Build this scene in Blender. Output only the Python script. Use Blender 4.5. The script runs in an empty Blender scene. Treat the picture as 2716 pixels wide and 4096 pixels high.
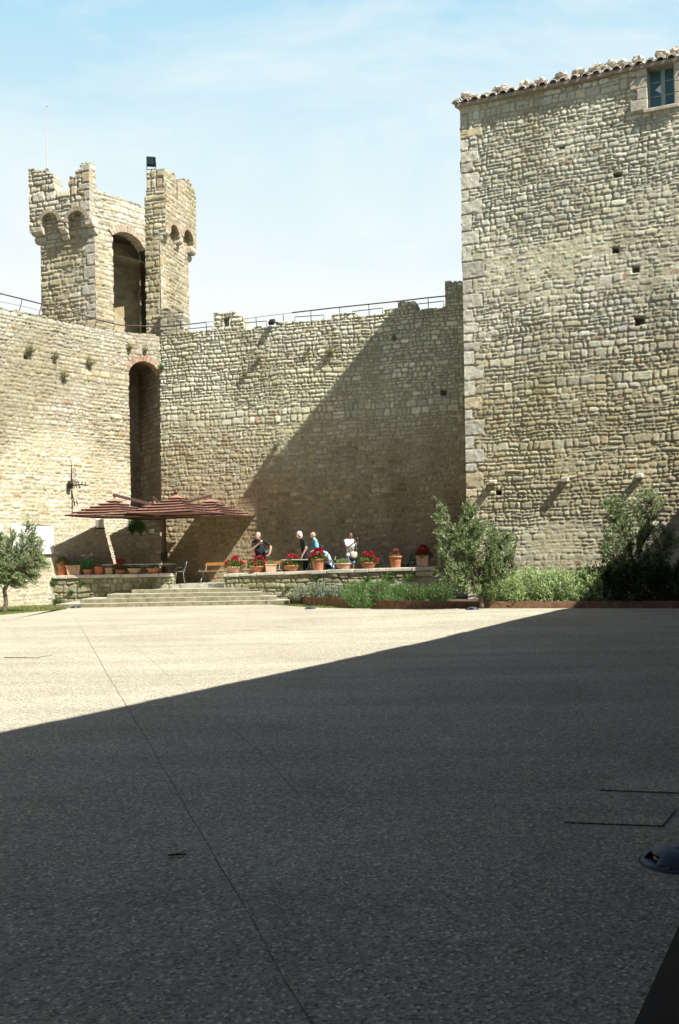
import bpy, math, random
import numpy as np
from mathutils import Vector, Matrix

R = random.Random(7)
C = bpy.context.scene.collection
SC = bpy.context.scene

# ------------------------------------------------------------------ camera model (35 mm lens, portrait 2716x4096, shifted up, slight roll)
FPX = 35 / 36 * 4096
SHIFT, ROLL, EYE = 192, .0165, 1.5
cr, sr = math.cos(ROLL), math.sin(ROLL)
def ray(x, y):
    a = (x - 1358) / FPX; b = (2048 - y + SHIFT) / FPX
    return np.array([a * cr + b * sr, 1.0, -a * sr + b * cr])
def at_depth(x, y, Y):
    d = ray(x, y); return np.array([d[0] * Y, Y, EYE + d[2] * Y])
def on_level(x, y, z=0.0):
    d = ray(x, y); return at_depth(x, y, (z - EYE) / d[2])
class Plane:
    """vertical plane through O running along d; u along d, z up, n faces the court"""
    def __init__(s, O, d):
        s.O = np.array(O[:2], float); s.d = np.array(d[:2], float); s.d /= np.linalg.norm(s.d)
        s.n = np.array([s.d[1], -s.d[0]])
    def hit(s, x, y):
        r = ray(x, y); return at_depth(x, y, (s.n @ s.O) / (s.n @ r[:2]))
    def uz(s, x, y):
        p = s.hit(x, y); return float((p[:2] - s.O) @ s.d), float(p[2])
    def pt(s, u, z, off=0.0):
        q = s.O + s.d * u + s.n * off; return np.array([q[0], q[1], z])
    def off(s, k): return Plane(s.O + s.n * k, s.d)

# ------------------------------------------------------------------ object helpers
def tag(o, label=None, cat=None, group=None, kind=None):
    if label: o['label'] = label
    if cat: o['category'] = cat
    if group: o['group'] = group
    if kind: o['kind'] = kind
    return o
def thing(name, label, cat, loc=(0, 0, 0), rz=0.0, group=None):
    o = bpy.data.objects.new(name, None); C.objects.link(o)
    o.location = loc; o.rotation_euler = (0, 0, rz); o.empty_display_size = .1
    return tag(o, label, cat, group)
def link(name, me, mat, parent=None, smooth=None):
    o = bpy.data.objects.new(name, me); C.objects.link(o)
    for m in (mat if isinstance(mat, (list, tuple)) else [mat]): me.materials.append(m)
    if parent is not None:
        o.parent = parent
    if smooth is not None:
        me.polygons.foreach_set('use_smooth', [smooth] * len(me.polygons))
    return o
def world_child(o, parent):
    """geometry of o is in world coordinates while its parent sits elsewhere"""
    o.parent = parent
    o.matrix_parent_inverse = Matrix.LocRotScale(parent.location, parent.rotation_euler, parent.scale).inverted()
    return o
def np_mesh(name, V, Q, Col=None, smooth=True, T=None):
    me = bpy.data.meshes.new(name)
    V = np.asarray(V, np.float32); Q = np.asarray(Q, np.int32).reshape(-1, 4)
    nt = 0 if T is None else len(T)
    me.vertices.add(len(V)); me.vertices.foreach_set('co', V.ravel())
    li = Q.ravel() if nt == 0 else np.concatenate([Q.ravel(), np.asarray(T, np.int32).ravel()])
    me.loops.add(len(li)); me.loops.foreach_set('vertex_index', li)
    st = np.arange(len(Q)) * 4
    tot = np.full(len(Q), 4)
    if nt:
        st = np.concatenate([st, len(Q) * 4 + np.arange(nt) * 3]); tot = np.concatenate([tot, np.full(nt, 3)])
    me.polygons.add(len(st)); me.polygons.foreach_set('loop_start', st.astype(np.int32))
    me.polygons.foreach_set('loop_total', tot.astype(np.int32))
    sm = np.zeros(len(st), bool); sm[:] = smooth
    me.polygons.foreach_set('use_smooth', sm)
    if Col is not None:
        a = me.color_attributes.new('Col', 'FLOAT_COLOR', 'POINT')
        c = np.ones((len(V), 4), np.float32); c[:, :3] = Col
        a.data.foreach_set('color', c.ravel())
    me.update(calc_edges=True); me.validate()
    return me
class MB:
    """collects boxes, tubes, lathes and quads; becomes one mesh"""
    def __init__(s): s.v = []; s.f = []; s.c = []; s.col = None
    def add(s, vs, fs):
        b = len(s.v); s.v += [tuple(map(float, v)) for v in vs]; s.f += [tuple(b + i for i in f) for f in fs]
        s.c += [s.col] * len(vs)
        return s
    def box(s, c, size, rz=0.0, tilt=None, jit=0.0, taper=1.0):
        hx, hy, hz = size[0] / 2, size[1] / 2, size[2] / 2
        M = Matrix.Rotation(rz, 3, 'Z')
        if tilt is not None: M = M @ Matrix.Rotation(tilt[0], 3, 'X') @ Matrix.Rotation(tilt[1], 3, 'Y')
        vs = []
        for z in (-1, 1):
            k = 1.0 if z < 0 else taper
            for x, y in ((-1, -1), (1, -1), (1, 1), (-1, 1)):
                p = Vector((x * hx * k, y * hy * k, z * hz))
                if jit: p += Vector((R.uniform(-jit, jit), R.uniform(-jit, jit), R.uniform(-jit, jit)))
                vs.append(Vector(c) + M @ p)
        return s.add(vs, [(3, 2, 1, 0), (4, 5, 6, 7), (0, 1, 5, 4), (1, 2, 6, 5), (2, 3, 7, 6), (3, 0, 4, 7)])
    def prism(s, pts, z0, z1):
        n = len(pts)
        vs = [(p[0], p[1], z0) for p in pts] + [(p[0], p[1], z1) for p in pts]
        fs = [tuple(range(n))[::-1], tuple(range(n, 2 * n))] + [(i, (i + 1) % n, n + (i + 1) % n, n + i) for i in range(n)]
        return s.add(vs, fs)
    def tube(s, pts, r, seg=6, cap=True):
        pts = [Vector(p) for p in pts]; n = len(pts)
        rs = r if isinstance(r, (list, tuple)) else [r] * n
        vs = []; fs = []
        up = None
        for i, p in enumerate(pts):
            t = (pts[min(i + 1, n - 1)] - pts[max(i - 1, 0)])
            t = t.normalized() if t.length > 1e-9 else Vector((0, 0, 1))
            if up is None:
                up = Vector((0, 0, 1)) if abs(t.z) < .9 else Vector((1, 0, 0))
            x = t.cross(up)
            if x.length < 1e-6: x = t.cross(Vector((.3, .9, .1)))
            x.normalize(); y = x.cross(t).normalized(); up = y
            for k in range(seg):
                a = 2 * math.pi * k / seg
                vs.append(p + (x * math.cos(a) + y * math.sin(a)) * rs[i])
        for i in range(n - 1):
            for k in range(seg):
                k2 = (k + 1) % seg
                fs.append((i * seg + k, i * seg + k2, (i + 1) * seg + k2, (i + 1) * seg + k))
        if cap: fs += [tuple(range(seg))[::-1], tuple(range((n - 1) * seg, n * seg))]
        return s.add(vs, fs)
    def lathe(s, prof, c=(0, 0, 0), seg=24, sq=1.0, rz=0.0):
        vs = []; fs = []
        for r, z in prof:
            for k in range(seg):
                a = 2 * math.pi * k / seg + rz
                vs.append((c[0] + r * math.cos(a), c[1] + r * math.sin(a) * sq, c[2] + z))
        n = len(prof)
        for i in range(n - 1):
            for k in range(seg):
                k2 = (k + 1) % seg
                fs.append((i * seg + k, i * seg + k2, (i + 1) * seg + k2, (i + 1) * seg + k))
        if prof[0][0] > 1e-4: fs.append(tuple(range(seg))[::-1])
        if prof[-1][0] > 1e-4: fs.append(tuple(range((n - 1) * seg, n * seg)))
        return s.add(vs, fs)
    def ball(s, c, r, seg=10, rings=7, M=None):
        rr = r if isinstance(r, (list, tuple)) else (r, r, r)
        vs = []; fs = []
        for i in range(rings + 1):
            th = math.pi * i / rings
            for k in range(seg):
                a = 2 * math.pi * k / seg
                st = max(math.sin(th), .02)
                p = Vector((st * math.cos(a) * rr[0], st * math.sin(a) * rr[1], -math.cos(th) * rr[2]))
                if M is not None: p = M @ p
                vs.append(Vector(c) + p)
        for i in range(rings):
            for k in range(seg):
                k2 = (k + 1) % seg
                fs.append((i * seg + k, i * seg + k2, (i + 1) * seg + k2, (i + 1) * seg + k))
        fs += [tuple(range(seg))[::-1], tuple(range(rings * seg, (rings + 1) * seg))]
        return s.add(vs, fs)
    def capsule(s, p0, r0, p1, r1, seg=10):
        p0, p1 = Vector(p0), Vector(p1); t = p1 - p0; L = max(t.length, 1e-5); t = t / L
        pts = []; rs = []
        for a in (-80, -50, -20): pts.append(p0 + t * r0 * math.sin(math.radians(a))); rs.append(r0 * math.cos(math.radians(a)))
        for a in (20, 50, 80): pts.append(p1 + t * r1 * math.sin(math.radians(a))); rs.append(r1 * math.cos(math.radians(a)))
        return s.tube(pts, rs, seg)
    def build(s, name, mat, parent=None, smooth=False, world=False):
        me = bpy.data.meshes.new(name); me.from_pydata(s.v, [], s.f); me.update()
        if any(c is not None for c in s.c):
            a = me.color_attributes.new('Col', 'FLOAT_COLOR', 'POINT')
            arr = np.ones((len(s.v), 4), np.float32)
            for i, c in enumerate(s.c):
                if c is not None: arr[i, :3] = c
            a.data.foreach_set('color', arr.ravel())
        o = link(name, me, mat, None, smooth)
        if parent is not None:
            if world: world_child(o, parent)
            else: o.parent = parent
        return o
def bevel(o, w, seg=1):
    m = o.modifiers.new('bevel', 'BEVEL'); m.width = w; m.segments = seg; m.limit_method = 'ANGLE'; m.angle_limit = math.radians(40)
    return o

# ------------------------------------------------------------------ materials
def new_mat(name):
    m = bpy.data.materials.new(name); m.use_nodes = True
    nt = m.node_tree; return m, nt, nt.nodes, nt.links, nt.nodes['Principled BSDF']
def noise(nt, scale, detail=4, rough=.6, coord='Object', vec=None):
    n = nt.nodes.new('ShaderNodeTexNoise'); n.inputs['Scale'].default_value = scale
    n.inputs['Detail'].default_value = detail; n.inputs['Roughness'].default_value = rough
    if vec is None:
        tc = nt.nodes.new('ShaderNodeTexCoord'); nt.links.new(tc.outputs[coord], n.inputs['Vector'])
    else: nt.links.new(vec, n.inputs['Vector'])
    return n
def ramp(nt, src, stops):
    r = nt.nodes.new('ShaderNodeValToRGB'); e = r.color_ramp.elements
    while len(e) < len(stops): e.new(.5)
    for i, (p, c) in enumerate(stops):
        e[i].position = p; e[i].color = (c[0], c[1], c[2], 1) if isinstance(c, (tuple, list)) else (c, c, c, 1)
    nt.links.new(src, r.inputs['Fac']); return r
def mul(nt, a, b, mode='MULTIPLY', fac=1.0):
    m = nt.nodes.new('ShaderNodeMix'); m.data_type = 'RGBA'; m.blend_type = mode; m.inputs[0].default_value = fac
    for s, i in ((a, 6), (b, 7)):
        if isinstance(s, (tuple, list)): m.inputs[i].default_value = (*s, 1)
        else: nt.links.new(s, m.inputs[i])
    return m
def bump(nt, h, bsdf, strength=.4, dist=.02):
    b = nt.nodes.new('ShaderNodeBump'); b.inputs['Strength'].default_value = strength; b.inputs['Distance'].default_value = dist
    nt.links.new(h, b.inputs['Height']); nt.links.new(b.outputs['Normal'], bsdf.inputs['Normal']); return b
def mat_stone(name, gain=1.0):
    m, nt, N, L, b = new_mat(name)
    at = N.new('ShaderNodeVertexColor'); at.layer_name = 'Col'
    n1 = noise(nt, 9, 6, .7); r1 = ramp(nt, n1.outputs['Fac'], [(.25, .62 * gain), (.5, 1.0 * gain), (.78, 1.32 * gain)])
    n2 = noise(nt, 55, 3, .7); r2 = ramp(nt, n2.outputs['Fac'], [(.3, .7), (.7, 1.25)])
    a = mul(nt, at.outputs['Color'], r1.outputs['Color']); a2 = mul(nt, a.outputs[2], r2.outputs['Color'])
    L.new(a2.outputs[2], b.inputs['Base Color']); b.inputs['Roughness'].default_value = .92
    b.inputs['Specular IOR Level'].default_value = .2
    s = N.new('ShaderNodeMath'); s.operation = 'ADD'; L.new(n1.outputs['Fac'], s.inputs[0]); L.new(n2.outputs['Fac'], s.inputs[1])
    bump(nt, s.outputs[0], b, .9, .03)
    return m
def mat_plain(name, col, rough=.6, metal=0.0, var=.25, scale=8, bmp=0.0, spec=.4, bscale=60):
    m, nt, N, L, b = new_mat(name)
    n1 = noise(nt, scale, 5, .65)
    r1 = ramp(nt, n1.outputs['Fac'], [(.3, tuple(c * (1 - var) for c in col)), (.7, tuple(min(1, c * (1 + var)) for c in col))])
    L.new(r1.outputs['Color'], b.inputs['Base Color']); b.inputs['Roughness'].default_value = rough
    b.inputs['Metallic'].default_value = metal; b.inputs['Specular IOR Level'].default_value = spec
    if bmp:
        n2 = noise(nt, bscale, 4, .7); bump(nt, n2.outputs['Fac'], b, bmp, .01)
    return m
def mat_leaf(name, trans=.3, rough=.55):
    m, nt, N, L, b = new_mat(name)
    at = N.new('ShaderNodeVertexColor'); at.layer_name = 'Col'
    L.new(at.outputs['Color'], b.inputs['Base Color']); b.inputs['Roughness'].default_value = rough
    b.inputs['Specular IOR Level'].default_value = .3
    t = N.new('ShaderNodeBsdfTranslucent'); L.new(at.outputs['Color'], t.inputs['Color'])
    mx = N.new('ShaderNodeMixShader'); mx.inputs[0].default_value = trans
    L.new(b.outputs[0], mx.inputs[1]); L.new(t.outputs[0], mx.inputs[2])
    L.new(mx.outputs[0], N['Material Output'].inputs['Surface'])
    return m
M = {}
M['stone'] = mat_stone('rubble_stone')
M['leaf'] = mat_leaf('leaf')
M['petal'] = mat_leaf('petal', .2, .5)
M['bark'] = mat_plain('olive_bark', (.12, .095, .07), .9, var=.5, scale=25, bmp=.6)
M['iron'] = mat_plain('rusty_iron', (.07, .045, .035), .6, .3, var=.4, scale=20)
M['dark_iron'] = mat_plain('dark_painted_iron', (.018, .016, .015), .5, .2, var=.3)
M['grey_iron'] = mat_plain('weathered_grey_iron', (.20, .21, .20), .5, .5, var=.3)
M['silver'] = mat_plain('dull_aluminium', (.42, .43, .43), .4, .8, var=.15)
M['terracotta'] = mat_plain('terracotta', (.46, .20, .10), .85, var=.28, scale=9, bmp=.3)
M['terracotta_pale'] = mat_plain('limed_terracotta', (.52, .33, .22), .88, var=.3, scale=7, bmp=.3)
M['terracotta_red'] = mat_plain('red_glazed_pot', (.50, .15, .075), .6, var=.15, scale=7)
M['soil'] = mat_plain('soil', (.07, .05, .035), .95, var=.5, scale=30, bmp=.5)
M['brick'] = mat_stone('old_brick')
M['trim'] = mat_plain('painted_gap_shade', (.045, .022, .017), .85, var=.15)  # shade of the gaps between canopy tiers, painted as dark bands
M['canopy'] = mat_plain('brown_canvas', (.34, .175, .122), .85, var=.12, scale=3, bmp=.15)
M['bronze'] = mat_plain('brown_aluminium', (.085, .042, .034), .5, .2, var=.15)
M['wood'] = mat_plain('warm_bench_wood', (.36, .17, .045), .55, var=.35, scale=14)
M['darkwood'] = mat_plain('dark_table_wood', (.11, .055, .03), .6, var=.35, scale=14)
M['tabletop'] = mat_plain('pale_grey_table', (.42, .41, .37), .5, var=.2, scale=10)
M['corten'] = mat_plain('corten_steel', (.25, .14, .08), .8, .1, var=.45, scale=6, bmp=.3)
M['white'] = mat_plain('white_fabric', (.80, .80, .78), .7, var=.04, scale=3)
M['skin'] = mat_plain('skin_fair', (.52, .29, .20), .55, var=.08, scale=12)
M['skin_tan'] = mat_plain('skin_tanned', (.38, .19, .115), .55, var=.08, scale=12)
M['skin_brown'] = mat_plain('skin_brown', (.21, .105, .062), .55, var=.08, scale=12)
M['black_cloth'] = mat_plain('black_cotton', (.014, .016, .019), .9, var=.3, scale=18, bmp=.3)
M['blue_cloth'] = mat_plain('light_blue_cotton', (.20, .45, .60), .9, var=.12, scale=14, bmp=.3)
M['paleblue_cloth'] = mat_plain('pale_blue_cotton', (.36, .52, .66), .9, var=.12, scale=14, bmp=.3)
M['white_cloth'] = mat_plain('white_cotton', (.72, .74, .74), .9, var=.08, scale=14, bmp=.3)
M['jeans'] = mat_plain('light_denim', (.27, .37, .44), .9, var=.18, scale=30, bmp=.3)
M['shorts'] = mat_plain('mid_denim', (.17, .27, .36), .9, var=.2, scale=30, bmp=.3)
M['darkjeans'] = mat_plain('dark_trousers', (.02, .022, .03), .9, var=.2, scale=30)
M['hair_grey'] = mat_plain('grey_hair', (.36, .36, .35), .7, var=.4, scale=50, bmp=.6)
M['hair_white'] = mat_plain('white_hair', (.70, .68, .63), .7, var=.15, scale=50, bmp=.6)
M['hair_dark'] = mat_plain('dark_hair', (.018, .012, .010), .6, var=.4, scale=50, bmp=.6)
M['canvas_bag'] = mat_plain('beige_canvas', (.50, .46, .34), .85, var=.15, scale=20, bmp=.3)
M['black_bag'] = mat_plain('black_nylon', (.015, .015, .017), .6, var=.2)
M['eye'] = mat_plain('eye_dark', (.03, .02, .018), .4, var=.1)
M['lip'] = mat_plain('lip', (.38, .13, .10), .5, var=.1)
M['shoe'] = mat_plain('dark_shoe', (.03, .025, .022), .6, var=.2)
M['phone'] = mat_plain('phone_black', (.012, .012, .014), .25, var=.05)
M['lamp_metal'] = mat_plain('blue_grey_cast_metal', (.075, .095, .13), .55, .5, var=.25, scale=14, bmp=.15)
M['lamp_dark'] = mat_plain('lamp_lens', (.01, .01, .012), .3, var=.1)
M['tile'] = mat_plain('lichened_roof_tile', (.60, .53, .44), .9, var=.42, scale=9, bmp=.5)
M['roofstone'] = mat_plain('roof_stone', (.52, .49, .42), .95, var=.4, scale=8, bmp=.7)
M['eave'] = mat_plain('eave_slab', (.30, .27, .22), .9, var=.3, scale=8, bmp=.4)
M['frame'] = mat_plain('grey_green_window_frame', (.34, .42, .40), .5, var=.15)
M['limestone'] = mat_plain('worn_limestone', (.50, .46, .37), .9, var=.3, scale=7, bmp=.5)
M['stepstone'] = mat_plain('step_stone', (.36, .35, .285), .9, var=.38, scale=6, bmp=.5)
M['riser'] = mat_plain('darker_step_face', (.22, .20, .125), .95, var=.4, scale=5, bmp=.5)  # darker stone for the upright faces of the steps
M['gatewall'] = mat_plain('dark_gate_stone', (.13, .115, .09), .95, var=.35, scale=5, bmp=.6, bscale=14)  # darkened so the unseen wing bounces little light onto the paving
M['twig'] = mat_plain('dry_twig', (.09, .05, .03), .9, var=.3)
M['joint'] = mat_plain('joint_gap', (.13, .118, .095), .95, var=.3)
def mat_glass():
    m, nt, N, L, b = new_mat('window_glass')
    b.inputs['Base Color'].default_value = (.06, .15, .16, 1); b.inputs['Roughness'].default_value = .08
    b.inputs['Specular IOR Level'].default_value = .6
    return m
M['glass'] = mat_glass()
def mat_paving():
    m, nt, N, L, b = new_mat('exposed_aggregate_paving')
    n1 = noise(nt, .35, 5, .6); r1 = ramp(nt, n1.outputs['Fac'], [(.3, (.335, .308, .232)), (.7, (.425, .398, .312))])
    v = N.new('ShaderNodeTexVoronoi'); v.inputs['Scale'].default_value = 75
    tc = N.new('ShaderNodeTexCoord'); L.new(tc.outputs['Object'], v.inputs['Vector'])
    bw = N.new('ShaderNodeRGBToBW'); L.new(v.outputs['Color'], bw.inputs[0])
    r2 = ramp(nt, bw.outputs[0], [(.10, .42), (.42, .95), (.74, 1.15), (.90, 2.1)])
    n3 = noise(nt, 16, 4, .75); r3 = ramp(nt, n3.outputs['Fac'], [(.3, .82), (.7, 1.15)])
    a = mul(nt, r1.outputs['Color'], r2.outputs['Color'], fac=.9); a2 = mul(nt, a.outputs[2], r3.outputs['Color'])
    # wheel-worn streaks across the court
    mp = N.new('ShaderNodeMapping'); mp.inputs['Rotation'].default_value = (0, 0, .35); mp.inputs['Scale'].default_value = (.12, 1.3, 1)
    L.new(tc.outputs['Object'], mp.inputs['Vector'])
    n4 = noise(nt, 1.0, 3, .5, vec=mp.outputs[0]); r4 = ramp(nt, n4.outputs['Fac'], [(.35, .90), (.68, 1.09)])
    a3 = mul(nt, a2.outputs[2], r4.outputs['Color'])
    n5 = noise(nt, 1.3, 7, .7); r5 = ramp(nt, n5.outputs['Fac'], [(.30, .80), (.44, 1.0), (.62, 1.0), (.74, 1.12)]); a3 = mul(nt, a3.outputs[2], r5.outputs['Color'])
    n6 = noise(nt, 5.5, 2, .5); r6 = ramp(nt, n6.outputs['Fac'], [(.70, 1.0), (.76, .78)]); a3 = mul(nt, a3.outputs[2], r6.outputs['Color'])
    L.new(a3.outputs[2], b.inputs['Base Color']); b.inputs['Roughness'].default_value = .9; b.inputs['Specular IOR Level'].default_value = .25
    bump(nt, v.outputs['Distance'], b, .35, .010)
    return m
M['paving'] = mat_paving()
def mat_earth():
    m, nt, N, L, b = new_mat('dry_grassy_earth')
    n1 = noise(nt, 2.2, 6, .7); r1 = ramp(nt, n1.outputs['Fac'], [(.35, (.10, .13, .045)), (.55, (.17, .16, .07)), (.7, (.30, .25, .15))])
    L.new(r1.outputs['Color'], b.inputs['Base Color']); b.inputs['Roughness'].default_value = .95
    n2 = noise(nt, 30, 4, .7); bump(nt, n2.outputs['Fac'], b, .6, .03)
    return m
M['earth'] = mat_earth()

# ------------------------------------------------------------------ numpy noise and rubble masonry
def h01(i, s):
    x = (i.astype(np.int64) * 374761393 + int(s) * 668265263 + 1013904223) & 0xffffffff
    x = ((x ^ (x >> 13)) * 1274126177) & 0xffffffff
    x = ((x ^ (x >> 15)) * 2246822519) & 0xffffffff
    return ((x ^ (x >> 16)) & 0xffffff) / float(1 << 24)
def vn(x, y, s):
    xi = np.floor(x); yi = np.floor(y); fx = x - xi; fy = y - yi
    fx = fx * fx * (3 - 2 * fx); fy = fy * fy * (3 - 2 * fy)
    xi = xi.astype(np.int64); yi = yi.astype(np.int64)
    k = lambda a, b: h01(a * 7919 + b * 104729, s)
    return (k(xi, yi) * (1 - fx) + k(xi + 1, yi) * fx) * (1 - fy) + (k(xi, yi + 1) * (1 - fx) + k(xi + 1, yi + 1) * fx) * fy
def fbm(x, y, s, o=3):
    t = 0; a = .5; n = 0
    for i in range(o):
        t = t + a * vn(x, y, s + i * 17); n += a; a *= .5; x = x * 2.03; y = y * 2.03
    return t / n
def sst(a, b, x):
    t = np.clip((x - a) / (b - a), 0, 1); return t * t * (3 - 2 * t)
GREY = np.array([(.57, .565, .50), (.50, .505, .455), (.63, .62, .555), (.44, .45, .41), (.67, .655, .585), (.55, .53, .45)])
WARM = np.array([(.46, .385, .255), (.40, .335, .215), (.52, .445, .31), (.57, .50, .365), (.36, .31, .21), (.48, .40, .29), (.45, .43, .35)])
RED = np.array([(.38, .27, .19)])
def stones(U, Z, seed, ch, sw, zone, joint=.022, relief=.035, quoin=None, holes=(), tint=(1.0, .99, .93)):
    """height and colour of coursed rubble at wall coordinates U, Z"""
    rng = np.random.RandomState(seed)
    u0, u1, z0, z1 = U.min() - 2, U.max() + 2, Z.min() - 1, Z.max() + 1
    Vw = Z + .16 * (fbm(U * .35, Z * .35, seed + 1) - .5) + .05 * (vn(U * 2.1, Z * 2.6, seed + 2) - .5) + .025 * (vn(U * 7, Z * 7, seed + 3) - .5)
    Uw = U + .07 * (vn(U * 2.3, Z * 2.3, seed + 4) - .5) + .03 * (vn(U * 8, Z * 8, seed + 5) - .5)
    rows = [z0]
    while rows[-1] < z1: rows.append(rows[-1] + (ch[0] + (ch[1] - ch[0]) * rng.rand() ** 1.3) * (1.45 if rng.rand() < .13 else 1.0))
    rows = np.array(rows)
    ri = np.clip(np.searchsorted(rows, Vw) - 1, 0, len(rows) - 2)
    v0 = rows[ri]; v1 = rows[ri + 1]
    a0 = np.zeros_like(U); a1 = np.zeros_like(U); sid = np.zeros(U.shape, np.int64)
    for r in np.unique(ri):
        m = ri == r; hgt = rows[r + 1] - rows[r]
        n = int((u1 - u0) / sw[0]) + 4
        w = (sw[0] + (sw[1] - sw[0]) * rng.rand(n) ** 1.6) * np.where(rng.rand(n) < .1, 1.6, 1.0)
        w *= .75 + .5 * hgt / ch[1]
        b = u0 - rng.rand() + np.concatenate([[0], np.cumsum(w)])
        k = np.clip(np.searchsorted(b, Uw[m]) - 1, 0, len(b) - 2)
        a0[m] = b[k]; a1[m] = b[k + 1]; sid[m] = r * 4096 + k
    # some stones are two thin ones on top of each other
    sp = (h01(sid, seed + 11) < .28) & ((v1 - v0) > ch[0] * 1.25)
    vm = v0 + (v1 - v0) * (.35 + .3 * h01(sid, seed + 12))
    up = sp & (Vw > vm); dn = sp & ~up
    v0 = np.where(up, vm, v0); v1 = np.where(dn, vm, v1); sid = sid + np.where(up, 1 << 22, 0)
    da = np.minimum(Uw - a0, a1 - Uw); db_ = np.minimum(Vw - v0, v1 - Vw)
    rr = np.minimum(.07, .4 * np.minimum(a1 - a0, v1 - v0))
    d = np.where((da < rr) & (db_ < rr), rr - np.hypot(rr - da, rr - db_), np.minimum(da, db_))
    d = d + .024 * (vn(U * 13, Z * 13, seed + 6) - .5) + .010 * (vn(U * 31, Z * 31, seed + 16) - .5)
    r = [h01(sid, seed + 20 + i) for i in range(7)]
    g, fill, bright = zone(U, Z)
    face = sst(joint * .4, joint * .4 + .030, d)
    cu, cv = (a0 + a1) / 2, (v0 + v1) / 2
    tilt = (Uw - cu) * (r[0] - .5) * .12 + (Vw - cv) * (r[1] - .5) * .16
    hs = relief * (.45 + .95 * r[2]) + tilt + relief * .95 * (fbm(U * 8, Z * 8, seed + 7, 4) - .5)
    depth = np.where(fill > 0, -relief * .9 * (1 - fill) + relief * .45 * fill, 0)
    hm = depth + .012 * (vn(U * 16, Z * 16, seed + 8) - .5)
    rmod = .55 + .9 * fbm(U * .55, Z * .55, seed + 14)
    smear = sst(.54, .72, fbm(U * .75, Z * .75, seed + 15, 4)) * (.35 + .5 * fill)
    H = (hm * (1 - face) + hs * face) * rmod * (1 - .55 * smear) + relief * .35 * smear
    # colours: own colour of every stone
    ig = (r[3] * len(GREY)).astype(int) % len(GREY); iw = (r[4] * len(WARM)).astype(int) % len(WARM)
    mixg = np.clip(g + (r[5] - .5) * .75, 0, 1)[..., None]
    col = GREY[ig] * mixg + WARM[iw] * (1 - mixg)
    rd = (r[6] > .988)[..., None]; col = np.where(rd, RED[0], col)
    col = col * (.84 + .32 * h01(sid, seed + 40))[..., None]
    lich = sst(.56, .74, fbm(U * 3.1, Z * 3.1, seed + 9))[..., None]
    col = col * (1 - .35 * lich) + np.array([.52, .51, .45]) * .35 * lich
    stain = sst(.50, .72, fbm(U * .8, Z * .35, seed + 10))[..., None]
    col = col * (1 - stain * np.array([.28, .29, .36]))
    st2 = sst(.52, .70, fbm(U * .33, Z * .33, seed + 13))[..., None]
    col = col * (1 - st2 * np.array([.09, .10, .19]))
    mcol = np.array([.52, .46, .335]) * fill[..., None] + np.array([.27, .255, .205]) * (1 - fill[..., None])
    f3 = face[..., None]
    col = mcol * (1 - f3) + col * f3
    s3 = smear[..., None]; col = col * (1 - .6 * s3) + (mcol * .55 + np.array([.46, .42, .33]) * .45) * .6 * s3
    col = col * (bright if bright.ndim == 3 else bright[..., None]) * np.array(tint)
    if quoin is not None:
        qh, qlen, qcol, right = quoin
        uq = (U.max() - U) if right else U - U.min()
        zz = Z + .02 * (vn(U * 5, Z * 5, seed + 50) - .5)
        qrow = np.concatenate([[Z.min() - 1], Z.min() - 1 + np.cumsum(qh * (.68 + .75 * np.random.RandomState(seed + 5).rand(90)))])
        qi = np.clip(np.searchsorted(qrow, zz) - 1, 0, len(qrow) - 2)
        hq = h01(qi, seed + 51); wq = np.where(qi % 2 == 0, qlen[0], qlen[1]) * (.8 + .45 * hq)
        ins = uq < wq
        wq = wq + .05 * (vn(U * 3, Z * 6, seed + 57) - .5); ins = uq < wq
        dq = np.minimum(np.minimum(zz - qrow[qi], qrow[qi + 1] - zz), np.maximum(wq - uq, 0)) + .02 * (vn(U * 11, Z * 11, seed + 53) - .5)
        fq = sst(.006, .028, dq)
        Hq = -.012 * (1 - fq) + fq * (relief * .8 + .03 * (fbm(U * 8, Z * 8, seed + 52) - .5) + .012 * (hq - .5))
        cq = np.array(qcol) * (.78 + .36 * h01(qi, seed + 54) + .3 * (fbm(U * 6, Z * 6, seed + 58) - .5))[..., None]
        org = (h01(qi, seed + 55) > .8)[..., None]; cq = np.where(org, cq * np.array([1.02, .91, .74]), cq)
        cq = cq * fq[..., None] + np.array([.36, .31, .22]) * (1 - fq[..., None])
        H = np.where(ins, Hq, H); col = np.where(ins[..., None], cq, col)
    for (hu, hz, hw, hh, dep) in holes:
        q = np.maximum(np.abs(U - hu) / (hw / 2), np.abs(Z - hz) / (hh / 2)) + .25 * (vn(U * 12, Z * 12, seed + 60) - .5)
        ins = sst(1.12, .92, q); H = H * (1 - ins) - dep * ins
        col = col * (1 - .55 * ins[..., None])  # hole colour darkened as well, shade painted into the recess
    return H, col
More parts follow.
